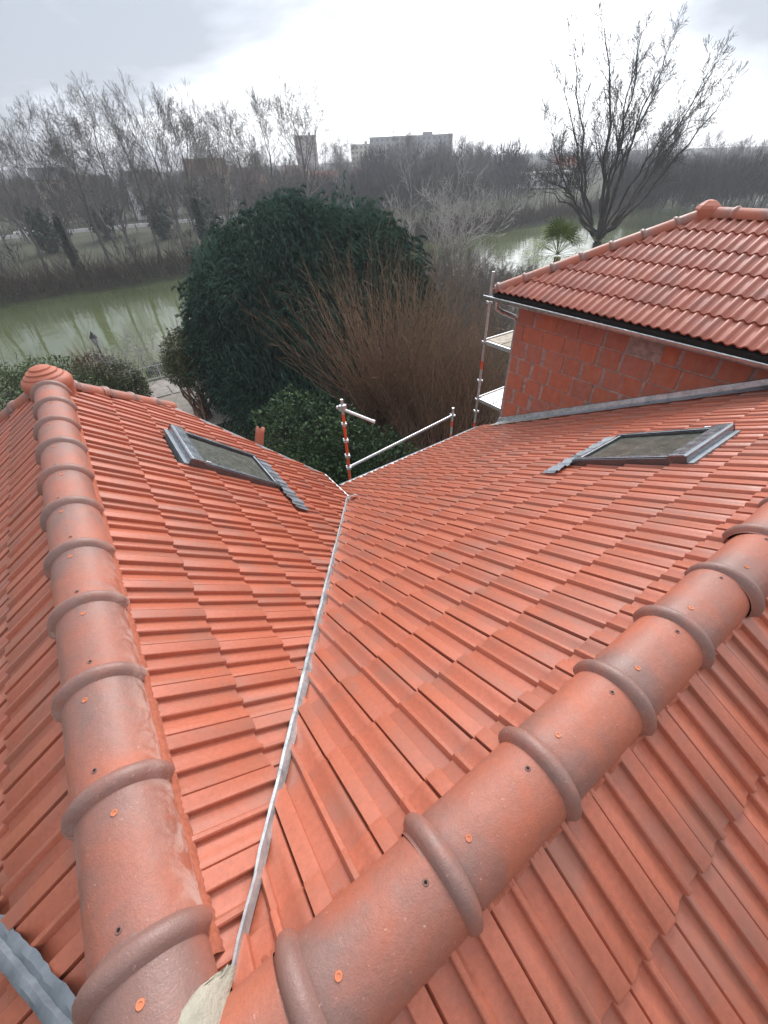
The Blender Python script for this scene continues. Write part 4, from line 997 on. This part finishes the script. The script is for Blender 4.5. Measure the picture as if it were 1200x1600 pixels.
for i, ((x, y), h) in enumerate(zip(spots, hts)):
    e = plant('bare_tree', variants[i % 5], (M['bark_far'],) * 2, ('trunk', 'crown'), (x, y, gh(x, y)), rt.uniform(0, 6.28), h, 'tall slender leafless tree in the row on the far river bank', 'tree', 'trees along the far river bank')
    if i % 5 == 1: o = meshobj('ivy', ivy_v[i % 2], None, e, local=True); e['label'] = 'ivy clad leafless tree in the row on the far river bank'
spots2 = [(rt.uniform(-34, 70), rt.uniform(94, 134)) for _ in range(26)]
for i, (x, y) in enumerate(spots2):
    plant('bare_tree', variants[rt.randrange(5)], (M['bark_far'],) * 2, ('trunk', 'crown'), (x, y, gh(x, y)), rt.uniform(0, 6.28), rt.uniform(.42, .72), 'smaller leafless tree on the grass slope behind the bank row', 'tree', 'smaller trees on the far slope')
plant('bare_tree', variants[2], (M['bark_far'],) * 2, ('trunk', 'crown'), (49.5, 98, gh(49.5, 98)), 1.0, (1.6, 1.6, 1.3), 'broad leafless tree standing alone above the huge conifer', 'tree')
for x, y, s_, lab in [(97, 128, .95, 'leafless tree rising in front of the long apartment block'), (120, 130, .92, 'leafless tree with rounded crown beside the long apartment block'), (120, 92, .8, 'leaning leafless tree at the river bend'), (112, 84, .55, 'low leafless tree hanging over the river bend'), (164, 73, .95, 'dark leafless tree on the wooded slope right of the great spreading tree'), (190, 62, .9, 'tall leafless tree at the end of the wooded slope')]:
    plant('bare_tree', variants[rt.randrange(5)], (M['bark_far'],) * 2, ('trunk', 'crown'), (x, y, gh(x, y)), rt.uniform(0, 6.28), s_, lab, 'tree')
rt2 = random.Random(41)
for i in range(22):
    a_ = R_(rt2.uniform(18, 50)) if i < 15 else R_(rt2.uniform(60, 72)); d_ = rt2.uniform(135, 215); x, y = d_ * math.sin(a_), d_ * math.cos(a_)
    plant('bare_tree', variants[i % 5], (M['bark_far'],) * 2, ('trunk', 'crown'), (x, y, gh(x, y) if y > 80 else -9.7), rt2.uniform(0, 6.28), rt2.uniform(.55, .88), 'tall leafless tree standing out of the woodland across the river', 'tree', 'trees rising above the far woodland')
# brush along the far bank, woodland on the slopes: masses nobody could count
def brush_mass(name, centres, per, mat, label, seed, h=(1.2, 2.6), w=.035, spread=1.2):
    r2 = np.random.RandomState(seed); C_ = np.repeat(np.array(centres), per, 0); n = len(C_)
    b = C_ + np.stack([r2.normal(0, spread, n), r2.normal(0, spread * .6, n), np.zeros(n)], 1); L = r2.uniform(*h, n) * (.45 + .9 * np.abs(np.sin(C_[:, 0] * .37 + 1.3 * np.sin(C_[:, 0] * .11)) * np.cos(C_[:, 1] * .9)))
    d = np.stack([r2.normal(0, .45, n), r2.normal(0, .45, n), np.ones(n)], 1); d /= np.linalg.norm(d, axis=1, keepdims=True)
    s = np.cross(d, r2.normal(size=(n, 3))); s /= np.linalg.norm(s, axis=1, keepdims=True); ww = w * r2.uniform(.6, 1.5, n)
    z = r2.random(n) * .6; b = b + d * (L * z)[:, None]
    V_ = np.stack([b - s * ww[:, None], b + s * ww[:, None], b + d * (L * .7)[:, None] + r2.normal(0, .12, (n, 3))], 1).reshape(-1, 3)
    return tag(meshobj(name, np_mesh(name, V_, (np.arange(n) * 3)[:, None] + np.array([[0, 1, 2]])), mat), label, 'undergrowth', kind='stuff')
rb = random.Random(12)
r3 = np.random.RandomState(400)
for i, (x, y, h) in enumerate([(-20, 112, 8), (-9, 118, 9), (1, 110, 7), (12, 122, 9), (22, 113, 7), (33, 120, 10), (44, 108, 8), (56, 116, 9)]):
    n = 900; u = r3.normal(size=(n, 3)); u /= np.linalg.norm(u, axis=1, keepdims=True); w_ = r3.random(n) ** .35
    P_ = np.stack([x + u[:, 0] * w_ * h * .28, y + u[:, 1] * w_ * h * .28, gh(x, y) + h * .48 + u[:, 2] * w_ * h * .5], 1)
    V_, F_ = leaf_cloud(P_, u, .8, r3, .55); e = tag(empty('evergreen_tree', (x, y, gh(x, y))), 'dark evergreen tree among the bare trees on the far slope', 'tree', 'evergreens on the far slope')
    meshobj('crown', np_mesh('crown', V_, F_), M['ivy'], e); MB().tube([(x, y, gh(x, y) - .2), (x, y, gh(x, y) + h * .6)], [.28, .1], 7).build('trunk', M['bark_dark'], e)
brush_mass('bank_brush', [(x, yy, gh(x, yy) - .2) for x in np.arange(-60, 150, 1.1) for yy in (76.6 + rb.uniform(0, 2.2), 79.5 + rb.uniform(0, 3))], 70, M['brush_brown'], 'tangled brown undergrowth covering the far river bank', 71, (1.8, 5.2), .05, 1.5)
brush_mass('near_bank_brush', [(x, 33.4 + rb.uniform(-.6, 1.2), gh(x, 33.6)) for x in np.arange(9, 60, 1.3)], 60, M['bark_twig'], 'grey brown undergrowth along the near river bank', 72, (.8, 2.4), .018, .9)
brush_mass('garden_brush', [(rb.uniform(5, 20), rb.uniform(7, 20), GZ) for _ in range(130)], 70, M['brush_brown'], 'dark litter and dead stems under the garden shrubs', 73, (.5, 1.6), .02, 1.0)
def wood_mass(name, pts, per, mat, label, seed):
    r2 = np.random.RandomState(seed); T = np.array(pts); n0 = len(T); C_ = np.repeat(T, per, 0); n = len(C_); H = C_[:, 3]
    # trunk blades
    u = r2.normal(size=(n, 3)); u /= np.linalg.norm(u, axis=1, keepdims=True); rr = r2.random(n) ** .4
    c = C_[:, :3] + np.stack([u[:, 0] * rr * H * .30, u[:, 1] * rr * H * .30, H * .60 + u[:, 2] * rr * H * .40], 1)
    d = np.stack([u[:, 0] * .5, u[:, 1] * .5, .8 + .3 * r2.random(n)], 1) + r2.normal(0, .25, (n, 3)); d /= np.linalg.norm(d, axis=1, keepdims=True)
    s = np.cross(d, r2.normal(size=(n, 3))); s /= np.linalg.norm(s, axis=1, keepdims=True); L = H * r2.uniform(.10, .24, n); w = H * r2.uniform(.004, .010, n)
    V1 = np.stack([c - d * (L * .5)[:, None] - s * w[:, None], c - d * (L * .5)[:, None] + s * w[:, None], c + d * (L * .5)[:, None]], 1).reshape(-1, 3)
    k = np.arange(3) * 2.094; tb = T[:, None, :3] + np.stack([np.cos(k), np.sin(k), 0 * k], 1)[None] * (T[:, 3] * .016)[:, None, None] - np.array([0, 0, .5]); tt = T[:, :3] + np.stack([r2.normal(0, .3, n0), r2.normal(0, .3, n0), T[:, 3] * .8], 1)
    V2 = np.concatenate([tb, tt[:, None]], 1).reshape(-1, 3); F2 = np.concatenate([(np.arange(n0) * 4)[:, None] + np.array([[0, 1, 3]]), (np.arange(n0) * 4)[:, None] + np.array([[1, 2, 3]]), (np.arange(n0) * 4)[:, None] + np.array([[2, 0, 3]])], 0)
    V_ = np.concatenate([V1, V2]); F_ = np.concatenate([(np.arange(n) * 3)[:, None] + np.array([[0, 1, 2]]), F2 + len(V1)])
    return tag(meshobj(name, np_mesh(name, V_, F_), mat), label, 'woodland', kind='stuff')
def wpts(n, fx, hr, seed):
    r_ = random.Random(seed); out = []
    while len(out) < n:
        a = R_(r_.uniform(-8, 78)); rg_ = r_.uniform(*fx); x, y = .46 + rg_ * math.sin(a), rg_ * math.cos(a)
        if y < 60 + 25 * (x < 110): continue
        if y < 148 and x < 150: continue
        if rg_ < 240 and 49.5 < math.degrees(a) < 62: continue
        if 225 < x < 300 and 285 < y < 330: continue
        out.append((x, y, gh(x, y) - .3, r_.uniform(*hr)))
    return out
def bpts(n, xr, yr, hr, seed):
    r_ = random.Random(seed); return [(x, y, gh(x, y) - .3, r_.uniform(*hr)) for x, y in ((r_.uniform(*xr), r_.uniform(*yr)) for _ in range(n))]
wood_mass('roadside_woodland', bpts(130, (-75, 85), (150, 162), (7, 12), 87) + bpts(120, (42, 120), (90, 150), (7, 11), 88) + bpts(50, (100, 150), (112, 160), (7, 11), 91) + bpts(60, (-60, 45), (116, 136), (5, 9), 89) + bpts(30, (-50, 40), (84, 100), (4, 7), 92), 130, M['wood_far'], 'bare thicket screening the houses across the river', 90)
wood_mass('far_woodland', wpts(480, (152, 330), (7, 12), 81), 200, M['wood_far'], 'hazy leafless woodland covering the slopes across the river', 82)
def spts(n, seed):
    r_ = random.Random(seed); out = []
    for _ in range(n):
        a = R_(r_.uniform(33, 50)); d_ = r_.uniform(165, 250); out.append((d_ * math.sin(a), d_ * math.cos(a), gh(d_ * math.sin(a), d_ * math.cos(a)) - .3, r_.uniform(9, 16.5)))
    return out
wood_mass('ridge_woodland', spts(70, 93), 260, M['wood_far'], 'taller bare woodland in front of the long apartment block', 94)
wood_mass('far_woodland', wpts(300, (330, 620), (9, 14), 83), 90, M['wood_far'], 'faint leafless woodland on the distant rise', 84)
def rpts(n, seed):
    r_ = random.Random(seed); out = []
    while len(out) < n:
        a = R_(r_.uniform(59, 74)); rg_ = r_.uniform(125, 260); x, y = rg_ * math.sin(a), rg_ * math.cos(a)
        if y > 46: out.append((x, y, -9.6 if y < 80 else gh(x, y), r_.uniform(7, 11)))
    return out
wood_mass('slope_woodland', rpts(130, 85), 320, M['wood_far'], 'dark dense woodland to the right of the great spreading tree', 86)

# ------------------------------------------------------------------ far buildings
W_ = lambda n, c: simple(n, c, .9, var=.08, scale=.4)
M['w_white'] = W_('paint_white', (.72, .71, .70)); M['w_cream'] = W_('paint_cream', (.60, .54, .40)); M['w_grey'] = W_('paint_grey', (.26, .245, .25)); M['w_ochre'] = W_('paint_ochre', (.50, .37, .22)); M['w_pink'] = W_('paint_pink', (.36, .27, .24)); M['w_beige'] = W_('paint_beige', (.55, .48, .39))
M['r_slate'] = W_('roof_slate', (.075, .078, .088)); M['r_brown'] = W_('roof_brown', (.14, .085, .06)); M['r_red'] = W_('roof_red', (.28, .10, .06)); M['r_flat'] = W_('roof_flat', (.30, .30, .31))
M['pane'] = simple('far_pane', (.05, .055, .062), .3); M['shutter'] = simple('shutter', (.30, .30, .31), .7)
def building(label, x, y, w, d, h, rz, wm, rm, floors, cols, roof_h=2.5, flat=False, name='far_house', z=None, bands=False):
    zg = (gh(x, y) if z is None else z) - .3; e = tag(empty(name, (x, y, zg), rz), label, 'building'); h += .3
    MB().box((0, 0, h / 2), (w, d, h)).build('wall', M[wm], e, local=True)
    if flat:
        MB().box((0, 0, h + .15), (w + .5, d + .5, .3)).build('roof', M[rm], e, local=True)
        MB().box((w * .2, 0, h + 1.2), (w * .12, d * .4, 1.8)).build('roof_plant', M[wm], e, local=True)
    else:
        o_ = .45; v = [(-w / 2 - o_, -d / 2 - o_, h), (w / 2 + o_, -d / 2 - o_, h), (w / 2 + o_, d / 2 + o_, h), (-w / 2 - o_, d / 2 + o_, h), (-w / 2 - o_ * .5, 0, h + roof_h), (w / 2 + o_ * .5, 0, h + roof_h)]
        rf = MB().add(v, [(0, 1, 5, 4), (2, 3, 4, 5), (1, 2, 5), (3, 0, 4), (0, 3, 2, 1)]).build('roof', M[rm], e, local=True)
        MB().box((w * .28, .2, h + roof_h * .9), (.7, .5, 1.6)).build('chimney', M[wm], e, local=True)
    ww, wh = min(1.3, w / cols * .45), 1.35; fh = (h - .6) / floors
    wmsh = MB().box((0, 0, 0), (ww, .10, wh)).mesh('window'); wmsh.materials.append(M['pane'])
    sill = MB().box((0, 0, 0), (ww + .25, .22, .10)).mesh('sill'); sill.materials.append(M[wm])
    for f_ in range(floors):
        for c_ in range(cols):
            o = meshobj('window', wmsh, None, e, local=True); o.location = (-w / 2 + w * (c_ + .5) / cols, -d / 2 - .02, .6 + fh * (f_ + .5))
            s = meshobj('sill', sill, None, o, local=True); s.location = (0, -.05, -wh / 2 - .06)
        if bands: MB().box((0, -d / 2 - .25, .6 + fh * f_), (w + .2, .5, .35)).build('balcony', M['w_white'], e, local=True)
    for f_ in range(floors):
        o = meshobj('window', wmsh, None, e, local=True); o.location = (w / 2 + .02, 0, .6 + fh * (f_ + .5)); o.rotation_euler = (0, 0, math.pi / 2)
    return e
building('white gabled house seen between the bank trees', 29.5, 163, 7.5, 9, 7.6, -.15, 'w_white', 'r_slate', 3, 2, 3.2)
building('cream house with a big dark roof among the bank trees', 50, 166, 12, 10, 9.0, -.25, 'w_cream', 'r_brown', 3, 3, 4.0)
building('pale rendered villa behind the leftmost bank trees', 9, 171, 9, 9, 9.5, -.05, 'w_beige', 'r_slate', 3, 3, 2.6)
building('ochre house with brown roof at the left end of the far road', -14, 170, 11, 9, 6.2, .05, 'w_ochre', 'r_brown', 2, 3, 3)
building('grey house with slate roof next to the white gabled house', 19.5, 176, 8, 8, 7.0, -.1, 'w_grey', 'r_slate', 2, 2, 3)
building('long stepped apartment block on the distant rise', 258, 330, 62, 14, 22.0, -.66, 'w_grey', 'r_flat', 7, 16, flat=True, name='apartment_block')
building('lower pale wing at the left end of the apartment block', 229, 354, 16, 13, 18.5, -.66, 'w_beige', 'r_flat', 6, 5, flat=True, name='apartment_block')
building('square tower block far behind the broad lone tree', 206, 402, 17, 15, 25.5, -.5, 'w_pink', 'r_flat', 8, 4, flat=True, name='tower_block')
building('low white flat-roofed hall with long window bands by the river bend', 181, 142, 22, 8, 5.0, -.95, 'w_white', 'w_white', 2, 9, flat=True, name='flat_hall', bands=True)
for lab, x, y, w, d, h, a, wm, rm in [('small pink house with red roof on the far slope', 72, 186, 9, 8, 5.5, -.3, 'w_pink', 'r_red'), ('cream house with brown roof on the far slope', 88, 178, 9, 8, 6, -.35, 'w_cream', 'r_brown'), ('white house with red roof on the far slope', 104, 190, 10, 8, 5.6, -.4, 'w_white', 'r_red'), ('grey house with red roof high on the far slope', 128, 196, 9, 8, 6, -.5, 'w_grey', 'r_red'), ('white house with slate roof high on the far slope', 150, 186, 10, 8, 6, -.6, 'w_white', 'r_slate'), ('ochre house with slate roof near the flat hall', 168, 168, 9, 8, 6, -.8, 'w_ochre', 'r_slate'), ('beige house with red roof above the flat hall', 205, 150, 10, 8, 6.5, -.9, 'w_beige', 'r_red'), ('pale pink house with slate roof right of the flat hall', 214, 122, 9, 8, 6, -1.0, 'w_pink', 'r_slate'), ('white house with brown roof behind the broad lone tree', 112, 232, 11, 9, 7, -.4, 'w_white', 'r_brown'), ('beige house with brown roof left of the tower block', 92, 240, 11, 9, 7, -.4, 'w_beige', 'r_brown'), ('grey house with brown roof behind the cream house', 70, 214, 12, 9, 8, -.3, 'w_grey', 'r_brown')]:
    building(lab, x, y, w, d, h, a, wm, rm, 2, 3, 2.8)
# low white wall along the far road
fw_ = tag(empty('low_wall', (25, 139.4, gh(25, 139.4))), 'low pale wall along the far road above the grass slope', 'wall')
for i in range(13):
    x0 = -8 + i * 6; MB().box((x0 + 2.96, 139.4, gh(x0, 139.4) + .25), (5.9, .3, .9)).build('wall_panel', M['w_white'], fw_)
# parked cars
M['rubber'] = simple('tyre', (.02, .02, .02), .8); M['car_glass'] = simple('car_glass', (.03, .035, .04), .1, spec=.6)
def car(label, x, col, kind):
    y = 143.2; z = gh(x, y) + .1; e = tag(empty('parked_car', (x, y, z)), label, 'car', 'cars parked on the far road')
    m_, t_, b_ = newmat('paint_' + kind); b_.inputs['Base Color'].default_value = (*col, 1); b_.inputs['Roughness'].default_value = .3; b_.inputs['Metallic'].default_value = .2
    prof = [(-2.05, .35), (-2.1, .62), (-1.95, .82), (-1.15, .92), (-.55, 1.40), (.75, 1.45), (1.45, 1.02), (2.0, .92), (2.1, .6), (2.05, .35)]
    v = [(px_, s_ * (.82 if pz < 1.1 else .66), pz) for s_ in (-1, 1) for px_, pz in prof]; n = len(prof)
    MB().add(v, [tuple(range(n)), tuple(range(2 * n - 1, n - 1, -1))] + [(i, n + i, n + (i + 1) % n, (i + 1) % n) for i in range(n)]).build('body', m_, e, local=True, bevel=.06)
    for s_ in (-1, 1):
        yy = s_ * .745; MB().add([(-.95, s_ * .80, .98), (-.50, s_ * .705, 1.34), (.70, s_ * .70, 1.38), (1.25, s_ * .80, 1.0)], [(0, 1, 2, 3)]).build('side_window', M['car_glass'], e, local=True)
        for xx in (-1.3, 1.3): MB().lathe((xx, s_ * .74, .32), [(.32, -.1), (.32, .1), (.18, .11), (0, .11)], 14, axis=(0, s_, 0)).build('wheel', M['rubber'], e, local=True)
    MB().add([(-1.10, -.70, .96), (-1.10, .70, .96), (-.60, .62, 1.37), (-.60, -.62, 1.37)], [(0, 1, 2, 3)]).build('windscreen', M['car_glass'], e, local=True)
car('white car parked on the far road', -2.6, (.75, .75, .75), 'white'); car('silver car parked behind the white car', 3.0, (.42, .44, .46), 'silver'); car('dark car parked under the white gabled house', 26.5, (.03, .035, .045), 'dark')

# ------------------------------------------------------------------ damp winter air
hz_ = MB().box((0, 0, (-13.8 + 34) / 2), (2300, 2300, 34 + 13.8)).build('haze', None); tag(hz_, 'thin damp winter haze', 'haze', kind='stuff')
hm = bpy.data.materials.new('haze'); hm.use_nodes = True; ht = hm.node_tree; ht.nodes.clear()
ho = N(ht, 'ShaderNodeOutputMaterial'); hv = N(ht, 'ShaderNodeVolumePrincipled'); ht.links.new(hv.outputs[0], ho.inputs['Volume'])
hv.inputs['Color'].default_value = (.86, .89, .96, 1); hv.inputs['Density'].default_value = .0008; hv.inputs['Anisotropy'].default_value = .2
hz_.data.materials.append(hm)
